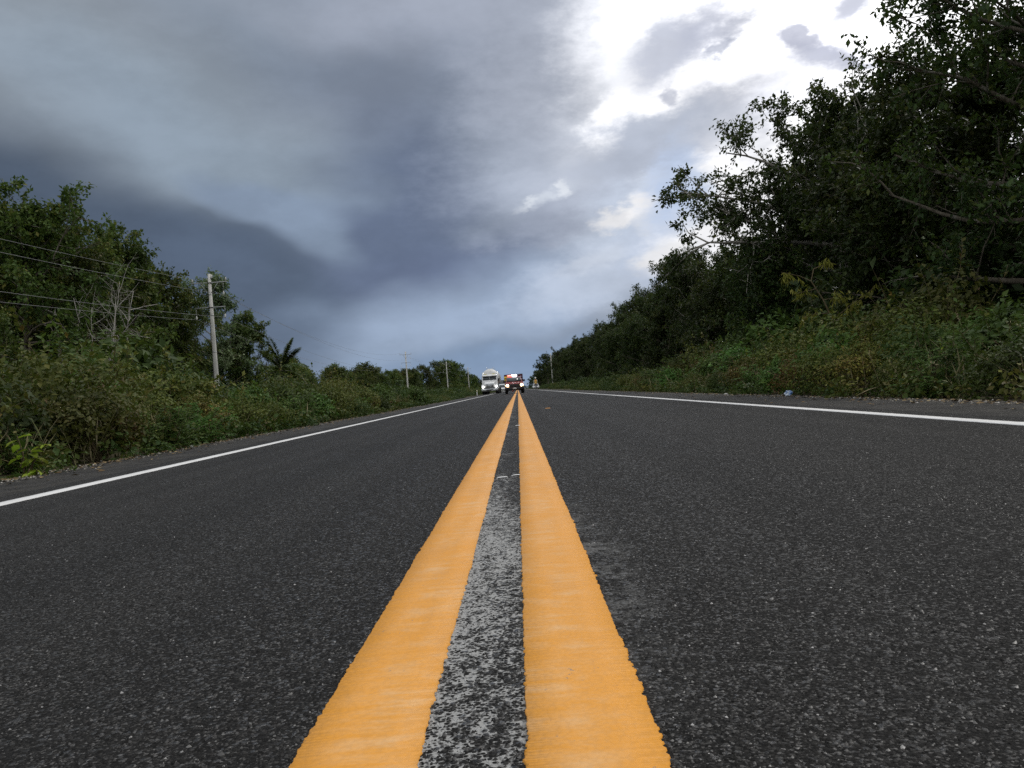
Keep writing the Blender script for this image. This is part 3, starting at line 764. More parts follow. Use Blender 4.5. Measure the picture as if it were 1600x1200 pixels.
# ------------------------------------------------------------------ shrubs and undergrowth
def shrub_arrays(seed, H, W, stems, twigs, per, leaf, width, fern=False, rich=False, low=0.1, tint=(0.45, 0.22)):
    g = np.random.default_rng(seed)
    wood, lv = MB(), MB()
    P, D, S, T = [], [], [], []
    for i in range(stems):
        az = i * 2.39996 + g.normal(0, 0.3)
        tilt = g.uniform(0.05, 1.0) ** 0.8
        ln = H * (1.05 - 0.35 * tilt) * g.uniform(0.75, 1.15)
        p0 = (0.15 * W * g.normal(), 0.15 * W * g.normal(), -0.05)
        sp = curve(g, p0, (math.cos(az) * tilt * W / H, math.sin(az) * tilt * W / H, 1.0), ln, 6, (math.cos(az) * .2, math.sin(az) * .2, -0.1), 0.13)
        wood.tube(sp, np.linspace(0.013, 0.004, 6), 4, cap=False)
        st = np.clip(g.normal(tint[0], 0.14), 0, 1)
        for k in range(twigs):
            u = g.uniform(low, 1.0) * 5; q = min(int(u), 4)
            t0 = sp[q] * (1 - (u - q)) + sp[q + 1] * (u - q)
            td = g.normal(0, 0.75, 3) + np.array([math.cos(az) * .35, math.sin(az) * .35, 0.35])
            tl = (0.34 if not fern else 0.30) * g.uniform(0.6, 1.3) * max(0.6, H / 1.5)
            tw = curve(g, t0, td, tl, 5, (0, 0, -0.45 if fern else -0.1), 0.12)
            wood.tube(tw, np.linspace(0.005, 0.002, 5), 3, cap=False)
            if fern:
                m = per
                uu = np.linspace(0.12, 1, m) * 4; qi = np.minimum(uu.astype(int), 3); w = (uu - qi)[:, None]
                pt = tw[qi] * (1 - w) + tw[qi + 1] * w
                ax = tw[-1] - tw[0]; ax /= np.linalg.norm(ax)
                sd = np.cross(ax, [0, 0, 1.0]); sd /= max(np.linalg.norm(sd), 1e-6)
                for sg in (-1, 1):
                    P.append(pt); D.append(sd[None] * sg + ax[None] * 0.45 + g.normal(0, 0.12, (m, 3)) + np.array([0, 0, -0.15]))
                    S.append(leaf * g.uniform(0.7, 1.15, m)); T.append(np.clip(g.normal(st, tint[1] * .5, m), 0, 1))
            else:
                m = int(per * g.uniform(0.6, 1.3))
                u2 = g.random(m) * 4; qi = np.minimum(u2.astype(int), 3); w = (u2 - qi)[:, None]
                P.append(tw[qi] * (1 - w) + tw[qi + 1] * w + g.normal(0, 0.03, (m, 3)))
                D.append(g.normal(0, 0.8, (m, 3)) + td[None] * 0.4 + np.array([0, 0, -0.1]))
                S.append(leaf * g.uniform(0.55, 1.3, m)); T.append(np.clip(g.normal(st, tint[1], m), 0, 1))
    P, D, S, T = map(np.concatenate, (P, D, S, T))
    keep = P[:, 2] > 0.01
    lv.leaves(P[keep], D[keep], S[keep], width, T[keep], g, flat=0.7, rich=rich)
    return wood, lv

def lobe_leaves(g, lobes, per, leaf, width, tints, rich=False, hang=0.35):
    """leaves on the outside of rounded lobes, facing out, so every lobe has a lit top and a dark underside"""
    mb = MB()
    for (c, r), tm in zip(lobes, tints):
        n = int(per * g.uniform(0.8, 1.2))
        q = g.normal(0, 1, (n, 3)); q[:, 2] = q[:, 2] * 0.9 + 0.35; q /= np.linalg.norm(q, axis=1, keepdims=True)
        bump_ = 1 + 0.22 * np.sin(q[:, 0] * 5 + c[0] * 9) * np.sin(q[:, 1] * 5 + c[1] * 7) + 0.12 * np.sin(q[:, 2] * 9 + c[2] * 5)
        p = c + q * (r * bump_ * (1 - 0.45 * g.random(n) ** 2.2))[:, None] * np.array([1, 1, .9])
        d = np.cross(q, g.normal(0, 1, (n, 3))) + q * 0.45 + np.array([0, 0, -hang])
        ok = p[:, 2] > 0.015
        mb.leaves(p[ok], d[ok], leaf * g.uniform(0.55, 1.3, n)[ok], width, np.clip(g.normal(tm, 0.13, n), 0, 1)[ok], g, flat=0.45, rich=rich, up=q[ok] * 0.9 + np.array([0, 0, 0.5]))
    return mb
def lobes_for(g, H, W, k):
    out = []
    for i in range(k):
        a = i * 2.39996 + g.normal(0, .3); u = (i + .5) / k
        rr = W * .5 * math.sqrt(u) * g.uniform(.7, 1.1); z = H * (0.72 - 0.48 * u) * g.uniform(.75, 1.25)
        r = g.uniform(.2, .34) * W * (1.0 if u > .3 else 1.1)
        out.append((np.array([rr * math.cos(a), rr * math.sin(a), max(z, r * .6)]), r))
    return out
def dome_arrays(seed, H, W, k, per, leaf, width, tint=(.45, .15), sprigs=14, **kw):
    g = np.random.default_rng(seed); wood = MB()
    lobes = lobes_for(g, H, W, k)
    lv = lobe_leaves(g, lobes, per, leaf, width, np.clip(g.normal(tint[0], tint[1], k), 0, 1), **kw)
    for c, r in lobes:
        for j in range(2):
            e = c + g.normal(0, .35, 3) * r + np.array([0, 0, r * .5]); p0 = np.array([g.normal(0, .06), g.normal(0, .06), -.05]); m = (p0 + e) / 2 + np.array([*(e[:2] * .25), g.normal(0, .05)])
            u = np.linspace(0, 1, 5)[:, None]; wood.tube((1 - u) ** 2 * p0 + 2 * u * (1 - u) * m + u ** 2 * e, np.linspace(.012, .004, 5), 4, cap=False)
    P, D, S, T = [], [], [], []
    for j in range(sprigs):                                   # shoots standing out of the dome
        c, r = lobes[g.integers(0, k)]; q = g.normal(0, .6, 3) + np.array([0, 0, 1.0]); q /= np.linalg.norm(q)
        sp = curve(g, c + q * r * .6, q, r * g.uniform(.8, 1.6), 5, (0, 0, .1), .12); wood.tube(sp, np.linspace(.005, .002, 5), 3, cap=False)
        n = 12; u = g.random(n) * 4; i_ = np.minimum(u.astype(int), 3); w = (u - i_)[:, None]
        P.append(sp[i_] * (1 - w) + sp[i_ + 1] * w); D.append(g.normal(0, .7, (n, 3)) + q * .5); S.append(leaf * g.uniform(.6, 1.2, n)); T.append(np.clip(g.normal(tint[0] + .15, .15, n), 0, 1))
    if P: lv.leaves(np.concatenate(P), np.concatenate(D), np.concatenate(S), width, np.concatenate(T), g)
    return wood, lv
SHRUBS = {}
def shrub_proto(key, mat, *a, **k):
    w, l = shrub_arrays(*a, **k)
    wm = w.mesh(key + '_stems', True); wm.materials.append(M['stem'])
    lm = l.mesh(key + '_foliage'); lm.materials.append(M[mat])
    SHRUBS[key] = (wm, lm)
def dome_proto(key, mat, *a, **k):
    w, l = dome_arrays(*a, **k)
    wm = w.mesh(key + '_stems', True); wm.materials.append(M['stem'])
    lm = l.mesh(key + '_foliage'); lm.materials.append(M[mat])
    SHRUBS[key] = (wm, lm)
dome_proto('olive_a', 'leaf_olive', 201, 1.5, 1.5, 9, 360, 0.10, 0.52)
dome_proto('olive_b', 'leaf_olive', 202, 1.4, 1.6, 10, 360, 0.09, 0.55, (.4, .16))
dome_proto('brown_a', 'leaf_brown', 203, 1.5, 1.4, 9, 380, 0.082, 0.5)
dome_proto('brown_b', 'leaf_olive', 204, 1.6, 1.4, 9, 380, 0.082, 0.5, (.74, .15))
shrub_proto('fern_a', 'leaf_fern', 205, 1.25, 1.1, 22, 14, 12, 0.075, 0.36, fern=True)
shrub_proto('fern_b', 'leaf_fern', 206, 1.3, 1.2, 22, 14, 12, 0.08, 0.34, fern=True)
dome_proto('green_a', 'leaf_fern', 207, 1.4, 1.5, 8, 260, 0.145, 0.52)
dome_proto('green_b', 'leaf_left', 208, 1.3, 1.6, 9, 300, 0.12, 0.5)
KIND = {'olive': 'olive small leaved shrub', 'brown': 'brownish dry shrub', 'fern': 'feathery green shrub', 'green': 'green broad leaved shrub'}

def shrub(key, x, y, s, rz, label, group=None, z=-0.12):
    t = empty('roadside_shrub', (x, y, z), rz, s)
    link_mesh('stems', SHRUBS[key][0], t); link_mesh('foliage', SHRUBS[key][1], t)
    return tag(t, label, 'shrub', group)

gs = np.random.default_rng(31)
def verge(side, rows, mixes, y0, y1):
    for X, s0, step in rows:
        y = y0 + gs.uniform(0, 1)
        while y < y1:
            fam = gs.choice(list(mixes), p=list(mixes.values()))
            key = fam + gs.choice(['_a', '_b'])
            x = side * (X + gs.normal(0, 0.22)); s = s0 * gs.uniform(0.65, 1.3)
            where = 'left' if side < 0 else 'right'
            zone = ('front row of the ' if X < 6.5 else '') + ('nearest stretch' if y < 15 else 'middle stretch' if y < 28 else 'farther stretch')
            shrub(key, x, y, (s * 1.1, s * 1.1, s), gs.uniform(0, 6.28), '%s in the %s of the %s verge' % (KIND[fam], zone, where), '%s shrubs, %s of the %s verge' % (fam, zone, where))
            y += step * gs.uniform(0.8, 1.25) * (1 + max(0, y - 15) * 0.012)
verge(-1, [(6.05, 0.62, 1.5), (7.2, 0.88, 1.6), (8.6, 1.0, 1.9)], {'olive': .42, 'brown': .15, 'fern': .18, 'green': .25}, 6.0, 46.0)
verge(1, [(6.0, 0.6, 1.5), (7.2, 0.88, 1.6), (8.7, 1.08, 1.9)], {'olive': .36, 'brown': .1, 'fern': .34, 'green': .2}, 7.0, 46.0)

# taller bushes that break the outline of the verges
TALL = [('olive_a', -9.6, 15.2, 1.35, 'tall olive bush at the left edge behind the lime green plant'), ('green_b', -10.6, 19.0, 1.6, 'big dark green bush rising above the near left verge'),
        ('green_a', -11.2, 23.5, 1.95, 'tallest fresh green bush on the left, in front of the bare saplings'), ('olive_b', -10.6, 21.0, 1.55, 'rounded olive bush left of the tallest left bush'),
        ('brown_b', -11.8, 27.0, 1.5, 'tall brownish bush right of the tallest left bush'), ('fern_a', -12.5, 29.5, 1.75, 'tall feathery bush at the foot of the nearest power pole'),
        ('olive_a', -11.0, 16.5, 1.55, 'tall dense olive bush below the leaning pale trunk'),
        ('fern_b', 9.7, 22.5, 1.75, 'large feathery green bush beneath the yellow sapling'), ('fern_a', 9.9, 27.0, 1.95, 'tall feathery bush left of the yellow sapling'), ('green_a', 10.2, 31.5, 1.75, 'fresh green bush at the foot of the forest, left of the feathery bushes'),
        ('olive_b', 9.6, 18.6, 1.6, 'tall olive bush right of the yellow sapling'), ('fern_b', 9.8, 15.2, 1.35, 'broad feathery bush near the right edge'), ('green_b', 10.4, 36.5, 1.7, 'dark green bush at the forest foot below the long limb'),
        ('fern_a', 9.2, 20.4, 1.6, 'feathery bush between the yellow sapling and the tall olive bush'), ('olive_a', 9.5, 40.5, 1.5, 'olive bush along the forest foot beyond the dark green one'), ('fern_b', 9.4, 45.5, 1.6, 'farthest of the tall feathery bushes on the right verge')]
for k, x, y, s, lab in TALL: shrub(k, x, y, (s * 1.05, s * 1.05, s), gs.uniform(0, 6.28), lab)

M['leaf_mix'] = leaf_mat('leaf_mix', [(0, (0.027, 0.05, 0.014)), (0.35, (0.052, 0.084, 0.022)), (0.6, (0.08, 0.095, 0.026)), (0.85, (0.095, 0.078, 0.028)), (1, (0.18, 0.18, 0.05))], trans=0.2, vary=0.0)
def clump_lod(seed, n, leaf):
    g = np.random.default_rng(seed)
    k = 7
    mb = lobe_leaves(g, lobes_for(g, 1.3, 1.5, k), n / k, leaf, 0.55, np.clip(g.normal(0.40, 0.12, k), 0, 1))
    return np.concatenate(mb.v), np.concatenate(mb.f3), np.concatenate(mb.t3)
LOD_N = [clump_lod(i, 1000, 0.092) for i in range(5)]
LOD_M = [clump_lod(i + 10, 560, 0.13) for i in range(5)]
LOD_F = [clump_lod(i + 20, 300, 0.19) for i in range(5)]
LOD_W = [clump_lod(i + 30, 90, 0.3) for i in range(5)]
def thicket(side, seed, label):
    g = np.random.default_rng(seed)
    mb = MB()
    n = 0
    def put(x, y, s, lods):
        V, F, T = lods[g.integers(0, len(lods))]
        a = g.uniform(0, 6.28); c_, s_ = math.cos(a), math.sin(a)
        W = V @ np.array([[c_, -s_, 0], [s_, c_, 0], [0, 0, 1]]).T * np.array([s * 1.15, s * 1.15, s]) + np.array([x, y, -0.13])
        patch = 0.2 * math.sin(y * 0.21 + x * 0.4 + seed) + g.normal(0, 0.15) - (0.12 if y > 60 else 0)
        mb.add(W, F, np.clip(T + patch, 0, 1))
    far_x = 22 if side < 0 else 13.5
    for y in np.arange(7, 62, 1.5):                      # behind the front rows
        for X in np.arange(9.6, far_x, 1.7):
            if X / (y + 1e-3) > 1.15: continue
            put(side * (X + g.normal(0, .3)), y + g.normal(0, .4), g.uniform(0.62, 1.12) * (0.95 + 0.25 * math.sin(y * 0.5 + X)) * float(np.interp(y, [24, 42], [1.35, 1.0])), LOD_N if y < 26 else LOD_M)
    y = 45.0
    while y < 560:
        st = 1.4 + y * 0.012
        for X in np.arange(6.3, 13 if y < 200 else 10, 1.6 + y * 0.006):
            put(side * (X + g.normal(0, .3)), y + g.normal(0, .5), (0.5 if X < 7 else g.uniform(0.5, 1.25)), LOD_M if y < 90 else LOD_F)
        y += st
    # low weeds creeping over the edge of the shoulder
    for y in np.arange(5.5, 80, 0.42):
        if g.random() < 0.8: put(side * (5.60 + g.normal(0, .13)), y + g.normal(0, .15), g.uniform(0.16, 0.36), LOD_W)
        if g.random() < 0.12: put(side * (5.25 + g.normal(0, .1)), y, g.uniform(0.1, 0.22), LOD_W)
    return tag(mb.build('thicket', M['leaf_mix']), label, 'undergrowth', kind='stuff')
thicket(-1, 41, 'dense olive and brown undergrowth filling the left verge')
thicket(1, 42, 'dense green and brown undergrowth filling the right verge below the trees')

# understory: leafy dark growth under the forest canopy
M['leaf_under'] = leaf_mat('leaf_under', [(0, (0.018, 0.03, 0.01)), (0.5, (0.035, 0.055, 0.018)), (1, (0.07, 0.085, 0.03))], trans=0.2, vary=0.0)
def understory(side, seed, xs_, y0, y1, hmin, hmax, label):
    g = np.random.default_rng(seed); mb = MB()
    big = [clump_lod(i + 50, 700, 0.115) for i in range(4)]
    for y in np.arange(y0, y1, 3.4):
        for X in xs_:
            V, F, T = big[g.integers(0, 4)]
            a = g.uniform(0, 6.28); c_, s_ = math.cos(a), math.sin(a); s = g.uniform(hmin, hmax) / 1.3
            W = V @ np.array([[c_, -s_, 0], [s_, c_, 0], [0, 0, 1]]).T * np.array([s * .95, s * .95, s]) + np.array([side * (X + g.normal(0, .8)), y + g.normal(0, 1), -0.13])
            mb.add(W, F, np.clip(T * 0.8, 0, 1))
    return tag(mb.build('understory', M['leaf_under']), label, 'undergrowth', kind='stuff')
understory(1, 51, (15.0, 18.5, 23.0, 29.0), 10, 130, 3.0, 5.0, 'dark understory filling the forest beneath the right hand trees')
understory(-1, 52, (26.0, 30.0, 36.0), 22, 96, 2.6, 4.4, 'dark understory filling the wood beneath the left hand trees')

# far woods closing the horizon
def far_wood():
    g = np.random.default_rng(61); mb = MB()
    big = [clump_lod(i + 70, 230, 0.17) for i in range(4)]
    def put(x, y, s, h):
        V, F, T = big[g.integers(0, 4)]
        a = g.uniform(0, 6.28); c_, s_ = math.cos(a), math.sin(a)
        mb.add(V @ np.array([[c_, -s_, 0], [s_, c_, 0], [0, 0, 1]]).T * np.array([s, s, h]) + np.array([x, y, -0.13]), F, np.clip(T * 0.85, 0, 1))
    for i in range(340):
        y = 110 + 700 * g.random() ** 1.5
        x = -(25 + g.exponential(14)); put(x, y, g.uniform(2.5, 4), g.uniform(2.2, 3.6) + max(0, y - 200) * 0.006)
    for i in range(300):
        y = 110 + 700 * g.random() ** 1.5
        x = 15 + g.exponential(12); put(x, y, g.uniform(3, 5), g.uniform(4.0, 6.5))
    for i in range(60): put(g.normal(0, 60), 1420 + g.uniform(0, 200), 10, g.uniform(3, 5))
    tag(mb.build('far_wood', M['leaf_under']), 'distant dark green wood on both sides toward the horizon', 'woodland', kind='stuff')
far_wood()

def leaf_litter():
    g = np.random.default_rng(91); n = 2600
    y = 5.0 * np.exp(g.random(n) * math.log(60 / 5.0)); sg = np.where(g.random(n) < .5, -1, 1)
    x = sg * np.clip(5.3 - g.exponential(.22, n), 3.2, 5.4)
    p = np.stack([x, y, -CROWN * np.abs(x) + .006], -1); a = g.uniform(0, 6.28, n)
    t = NT('dead_leaf'); at = t.n('Attribute', attribute_name='tint').outputs['Fac']
    mat = t.done(t.bsdf(t.ramp(at, [(0, (.06, .04, .02)), (.5, (.14, .09, .04)), (1, (.3, .24, .13))]), .8, .2))
    mb = MB(); mb.leaves(p, np.stack([np.cos(a), np.sin(a), g.uniform(0, .15, n)], -1), g.uniform(.03, .09, n), .5, g.random(n), g, flat=.25)
    tag(mb.build('leaf_litter', mat), 'dry fallen leaves scattered over both shoulders', 'leaf litter', kind='stuff')
leaf_litter()

def dry_stalks():
    """straw coloured grass stalks and dead twigs poking through the verges"""
    g = np.random.default_rng(95); mb = MB()
    for i in range(520):
        y = 7.0 * math.exp(g.random() * math.log(45 / 7.0)); sd = -1 if g.random() < .5 else 1
        x = sd * (5.75 + abs(g.normal(0, 1.0))); h = g.uniform(.35, .9) + max(0, abs(x) - 6) * .35
        sp = curve(g, (x, y, -.13), (g.normal(0, .25), g.normal(0, .25), 1), h, 5, (g.normal(0, .5), g.normal(0, .5), -.4), .06)
        mb.tube(sp, np.linspace(.005, .0018, 5), 3, tint=g.random(), cap=False)
        if g.random() < .5:
            n = 10; mb.leaves(sp[-1] - np.linspace(0, .18, n)[:, None] * (sp[-1] - sp[-2]) / max(np.linalg.norm(sp[-1] - sp[-2]), 1e-6), g.normal(0, .5, (n, 3)) + A([0, 0, .7]), np.full(n, .05), .22, np.full(n, .8), g)
        for k in range(3):
            mb.leaves(sp[k:k + 1], g.normal(0, .6, (1, 3)) + A([[0, 0, 1.0]]), A([g.uniform(.25, .5)]), .05, A([g.random()]), g)
    t = NT('straw'); at = t.n('Attribute', attribute_name='tint').outputs['Fac']
    mat = t.done(t.bsdf(t.ramp(at, [(0, (.10, .11, .04)), (.5, (.22, .19, .10)), (1, (.36, .31, .19))]), .8, .2))
    tag(mb.build('dry_grass', mat), 'straw coloured grass stalks poking out of both verges', 'grass', kind='stuff')
dry_stalks()

# ------------------------------------------------------------------ single plants that stand out
def palm(x, y, label):
    t = empty('palm_tree', (x, y, -0.12))
    g = np.random.default_rng(301)
    mb = MB(); tp = curve(g, (0, 0, -0.1), (0.05, 0, 1), 4.4, 8, (0, 0, 0), 0.03)
    mb.tube(tp, np.linspace(0.2, 0.15, 8) * A([1.3, 1, 1.05, 1, 1.05, 1, 1.1, 1.2]), 9)
    mb.build('trunk', M['bark'], t, True)
    top = tp[-1]
    meshes = []
    for v in range(4):
        gg = np.random.default_rng(310 + v); fb = MB()
        ln = 3.3 * gg.uniform(0.9, 1.1)
        el = (1.38, 1.1, 0.75, 0.3)[v]
        rp = curve(gg, (0, 0, 0), (math.cos(el), 0, math.sin(el)), ln, 12, (0.3, 0, (-0.25, -0.6, -1.2, -1.5)[v]), 0.02)
        fb.tube(rp, np.linspace(0.03, 0.006, 12), 4, tint=0.9)
        n = 46; u = np.linspace(0.14, 0.99, n) * 11; q = np.minimum(u.astype(int), 10); w = (u - q)[:, None]
        p = rp[q] * (1 - w) + rp[q + 1] * w
        tan = rp[q + 1] - rp[q]; tan /= np.linalg.norm(tan, axis=1, keepdims=True)
        ll = 0.75 * np.sin(np.linspace(0.35, 2.7, n)) + 0.12
        for sg in (-1, 1):
            d = tan * 0.8 + A([0, sg * 1.0, 0]) + A([0, 0, -0.35]) + gg.normal(0, 0.08, (n, 3))
            fb.leaves(p, d, ll, 0.16, np.clip(gg.normal(0.5, 0.15, n), 0, 1), gg, flat=0.15)
        me = fb.mesh('frond'); me.materials.append(M['frond']); meshes.append(me)
    for i in range(26):
        f = link_mesh('frond', meshes[i % 4], t)
        f.location = top + A([0, 0, -0.05 * (i % 4)]); f.rotation_euler = (0, 0, i * 2.39996 + g.normal(0, .2)); f.scale = (g.uniform(.85, 1.1),) * 3
    return tag(t, label, 'palm tree')
palm(-24.0, 84.0, 'small palm with upright fronds to the right of the near concrete pole')

def bare_tree(name, x, y, h, seed, label, stems=1, lean=(0, 0), r=0.05):
    t = empty(name, (x, y, -0.12)); g = np.random.default_rng(seed)
    for s in range(stems):
        mb = MB()
        hh = h * g.uniform(0.75, 1.0)
        sp = curve(g, (g.normal(0, .35) * (stems > 1), g.normal(0, .35) * (stems > 1), -0.1), (lean[0] + g.normal(0, .12), lean[1] + g.normal(0, .12), 1), hh, 9, (0, 0, 0.2), 0.08)
        mb.tube(sp, np.linspace(r, r * 0.25, 9), 6)
        for k in range(9):
            u = g.uniform(0.35, 1) * 8; q = min(int(u), 7); p0 = sp[q] * (1 - (u - q)) + sp[q + 1] * (u - q)
            br = curve(g, p0, g.normal(0, .6, 3) + A([0, 0, .7]), hh * g.uniform(.12, .3), 5, (0, 0, .2), 0.2)
            mb.tube(br, np.linspace(r * .4, r * .12, 5), 4, cap=False)
            for k2 in range(3):
                b2 = curve(g, br[g.integers(1, 5)], g.normal(0, .7, 3) + A([0, 0, .4]), hh * g.uniform(.05, .12), 4, (0, 0, 0), 0.2)
                mb.tube(b2, np.linspace(r * .2, r * .08, 4), 3, cap=False)
        mb.build('stem', M['dead_wood'], t, True)
    return tag(t, label, 'dead tree')
bare_tree('bare_sapling', -22.0, 43.5, 8.2, 401, 'cluster of thin bare grey saplings in front of the left trees', 5, r=0.045)
bare_tree('bare_tree', -22.6, 48.0, 10.0, 402, 'tall bare grey tree with twiggy top standing among the left trees', 1, (0.1, 0), 0.07)
def snag(x, y, h, r, lean, seed, label):
    t = empty('tree_snag', (x, y, -0.12)); g = np.random.default_rng(seed); mb = MB()
    sp = curve(g, (0, 0, -0.1), (lean, 0, 1), h, 8, (0, 0, 0), 0.03)
    mb.tube(sp, np.linspace(r * 1.2, r * .85, 8), 9); mb.build('trunk', M['bark_pale'], t, True)
    mb = MB()
    for k in range(4):
        br = curve(g, sp[-1 - k % 3], (g.normal(0, .8), g.normal(0, .8), .5), g.uniform(.4, .9), 4, (0, 0, 0), .2); mb.tube(br, np.linspace(r * .4, r * .15, 4), 5)
    mb.build('branch_stub', M['bark_pale'], t, True)
    return tag(t, label, 'dead tree')
snag(-24.6, 44.5, 6.6, 0.105, 0.03, 411, 'upright pale broken trunk under the high crown at the left')
snag(-25.2, 44.5, 4.9, 0.11, -0.35, 412, 'pale trunk leaning left beside the upright broken trunk')

def yellow_sapling(x, y):
    t = empty('sapling', (x, y, -0.12)); g = np.random.default_rng(421)
    w, lv = MB(), MB()
    stem = A([(0.25, 0, 0), (0.2, 0, 1.2), (0.1, 0, 1.9), (-0.12, 0, 2.5), (-0.42, 0.05, 3.1), (-0.3, 0.1, 3.45)])
    w.tube(stem, np.linspace(0.035, 0.012, 6), 6)
    br = [((-0.42, .05, 3.1), (-.9, .1, .55), .9), ((-.3, .1, 3.45), (.9, 0, .35), .6), ((-.3, .02, 2.85), (-1, -.1, .05), .8), ((-.12, 0, 2.5), (1, .1, .35), .75), ((0.05, 0, 2.1), (-1, 0, .1), .85),
          ((0.1, 0, 1.9), (.75, -.1, .5), .95), ((.12, 0, 1.8), (1, 0, .42), 1.9), ((.15, 0, 1.6), (.9, .2, .2), 1.1), ((.2, 0, 1.3), (.6, -.3, .3), .8)]
    P, D, S = [], [], []
    for p0, d, ln in br:
        b = curve(g, p0, d, ln, 6, (0, 0, -.3), .08); w.tube(b, np.linspace(.014, .005, 6), 4, cap=False)
        for k in range(int(4 + ln * 4)):
            u = g.uniform(.45, 1) * 5; q = min(int(u), 4); c = b[q] * (1 - (u - q)) + b[q + 1] * (u - q)
            rd = g.normal(0, .6, 3) + A([0, 0, -.1]); rd /= np.linalg.norm(rd)
            for j in range(9):
                P.append(c + rd * (0.03 * j)); D.append(rd * .25 + g.normal(0, .33, 3) + A([0, 0, -.9])); S.append(g.uniform(.13, .24))
    lv.leaves(A(P), A(D), A(S), .2, np.clip(g.normal(.5, .2, len(P)), 0, 1), g, flat=.6)
    w.build('stem', M['stem'], t, True); lv.build('foliage', M['leaf_yellow'], t)
    return tag(t, 'yellow green sapling with drooping narrow leaves rising above the right verge', 'sapling')
yellow_sapling(9.3, 24.2)

def leafy_plant(name, x, y, h, leaf, count, mat, seed, label, cat='plant', palmate=False, z=-0.12, width=.5):
    """plant near the eye: every blade is its own piece"""
    t = empty(name, (x, y, z)); g = np.random.default_rng(seed)
    meshes = []
    for v in range(3):
        mb = MB()
        mb.leaves(A([(0.0, 0, 0)]), A([(1.0, 0, -0.15)]), A([leaf]), width, A([0.25 + 0.3 * v]), np.random.default_rng(seed + v), flat=0.1, rich=True)
        me = mb.mesh('leaf'); me.materials.append(M[mat]); meshes.append(me)
    mb = MB(); tips = []
    ns = 1 if palmate else max(2, count // 7)
    for s in range(ns):
        sp = curve(g, (g.normal(0, .05), g.normal(0, .05), -.03), (g.normal(0, .35), g.normal(0, .35), 1), h * g.uniform(.6, 1.0), 6, (0, 0, 0), .12)
        mb.tube(sp, np.linspace(.012, .005, 6), 5); tips.append(sp)
    mb.build('stem', M['stem'], t, True)
    for i in range(count):
        sp = tips[i % ns]
        u = 5.0 if palmate else g.uniform(.25, 1) * 5; q = min(int(u), 4); p = sp[q] * (1 - (u - q)) + sp[q + 1] * (u - q)
        o = link_mesh('leaf', meshes[i % 3], t)
        o.location = p; o.rotation_euler = (g.normal(0, .25), g.normal(.15 if not palmate else .1, .3 if not palmate else .12), i * (2.39996 if not palmate else 6.283 / count))
        o.scale = (g.uniform(.7, 1.15),) * 3
    return tag(t, label, cat)
leafy_plant('broadleaf_plant', -5.62, 9.2, 0.60, 0.17, 24, 'leaf_bright', 431, 'bright lime green broad leaved plant at the left edge of the picture')
leafy_plant('broadleaf_plant', -5.24, 8.72, 0.20, 0.13, 12, 'leaf_bright', 441, 'little bright green seedling at the edge of the left shoulder')
leafy_plant('palmate_plant', 7.75, 14.2, 1.15, 0.30, 9, 'leaf_pale', 451, 'plant with one big pale star shaped leaf on the right verge', palmate=True, width=.28)
leafy_plant('yellow_plant', 7.3, 13.9, 1.0, 0.10, 40, 'leaf_bright', 461, 'bright yellow green leafy shoot left of the star shaped leaf')
leafy_plant('broadleaf_plant', -8.6, 16.0, 1.9, 0.17, 34, 'leaf_fern', 471, 'taller fresh green plant with large leaves amid the left verge')
leafy_plant('yellow_plant', -10.2, 26.8, 2.0, 0.14, 46, 'leaf_yellow', 481, 'pale yellow green shoot right below the near concrete pole')

# ------------------------------------------------------------------ power line
M['concrete'] = plain('concrete', (0.56, 0.55, 0.51), 0.9, spec=0.2, var=0.14, scale=2.0, bump=0.3)
M['galv'] = plain('galvanised', (0.36, 0.37, 0.37), 0.5, 0.7, var=0.15)
M['porcelain'] = plain('porcelain', (0.7, 0.69, 0.65), 0.2, var=0.05)
M['cable'] = plain('cable', (0.24, 0.24, 0.235), 0.5, 0.3, var=0.1)
def pole_proto():
    t = empty('utility_pole')
    mb = MB(); mb.lathe([(0.001, -0.3), (0.175, -0.3), (0.165, 2), (0.135, 6), (0.10, 9.9), (0.001, 9.92)], 10); mb.build('shaft', M['concrete'], t, True)
    for z, a, b in ((9.3, -1.2, 1.25), (7.62, -1.05, 1.0)):
        mb = MB(); mb.box(a, b, -0.15, -0.10, z - 0.03, z + 0.03); mb.box(-.14, .14, -.15, .15, z - .03, z + .03); bevel(mb.build('crossarm', M['galv'], t), .008)
    for sx in (-1, 1):
        mb = MB(); mb.tube([(sx * .6, -.13, 9.27), (sx * .08, -.13, 8.55)], .018, 5); mb.build('brace', M['galv'], t)
    def ins(x, z, hang):
        mb = MB(); d = -1 if hang else 1
        mb.lathe([(0.001, 0), (.02, 0), (.02, d * .06), (.07, d * .08), (.03, d * .12), (.075, d * .15), (.03, d * .2), (.05, d * .23), (.001, d * .25)], 10, (x, -.13, z)); mb.build('insulator', M['porcelain'], t, True)
        if hang:
            mb = MB(); mb.tube([(x, -.13, z), (x, -.13, z + hang)], .012, 5); mb.build('hanger_rod', M['galv'], t)
    ins(-1.12, 9.35, 0); ins(1.15, 9.35, 0); ins(0.95, 8.68, .57); ins(.95, 7.13, .44); ins(-1.0, 7.1, .47)
    mb = MB(); mb.box(.02, .2, -.06, .06, 9.6, 9.72); mb.build('top_bracket', M['galv'], t)
    mb = MB(); mb.lathe([(.001, 9.72), (.04, 9.72), (.06, 9.78), (.03, 9.84), (.001, 9.86)], 8, (.17, 0, 0)); mb.build('insulator', M['porcelain'], t, True)
    for z in (8.5, 7.1, 4.6):
        mb = MB(); r = .175 - z * .0078; mb.lathe([(r, z - .03), (r + .012, z - .03), (r + .012, z + .03), (r, z + .03)], 12); mb.build('band', M['galv'], t)
    return t
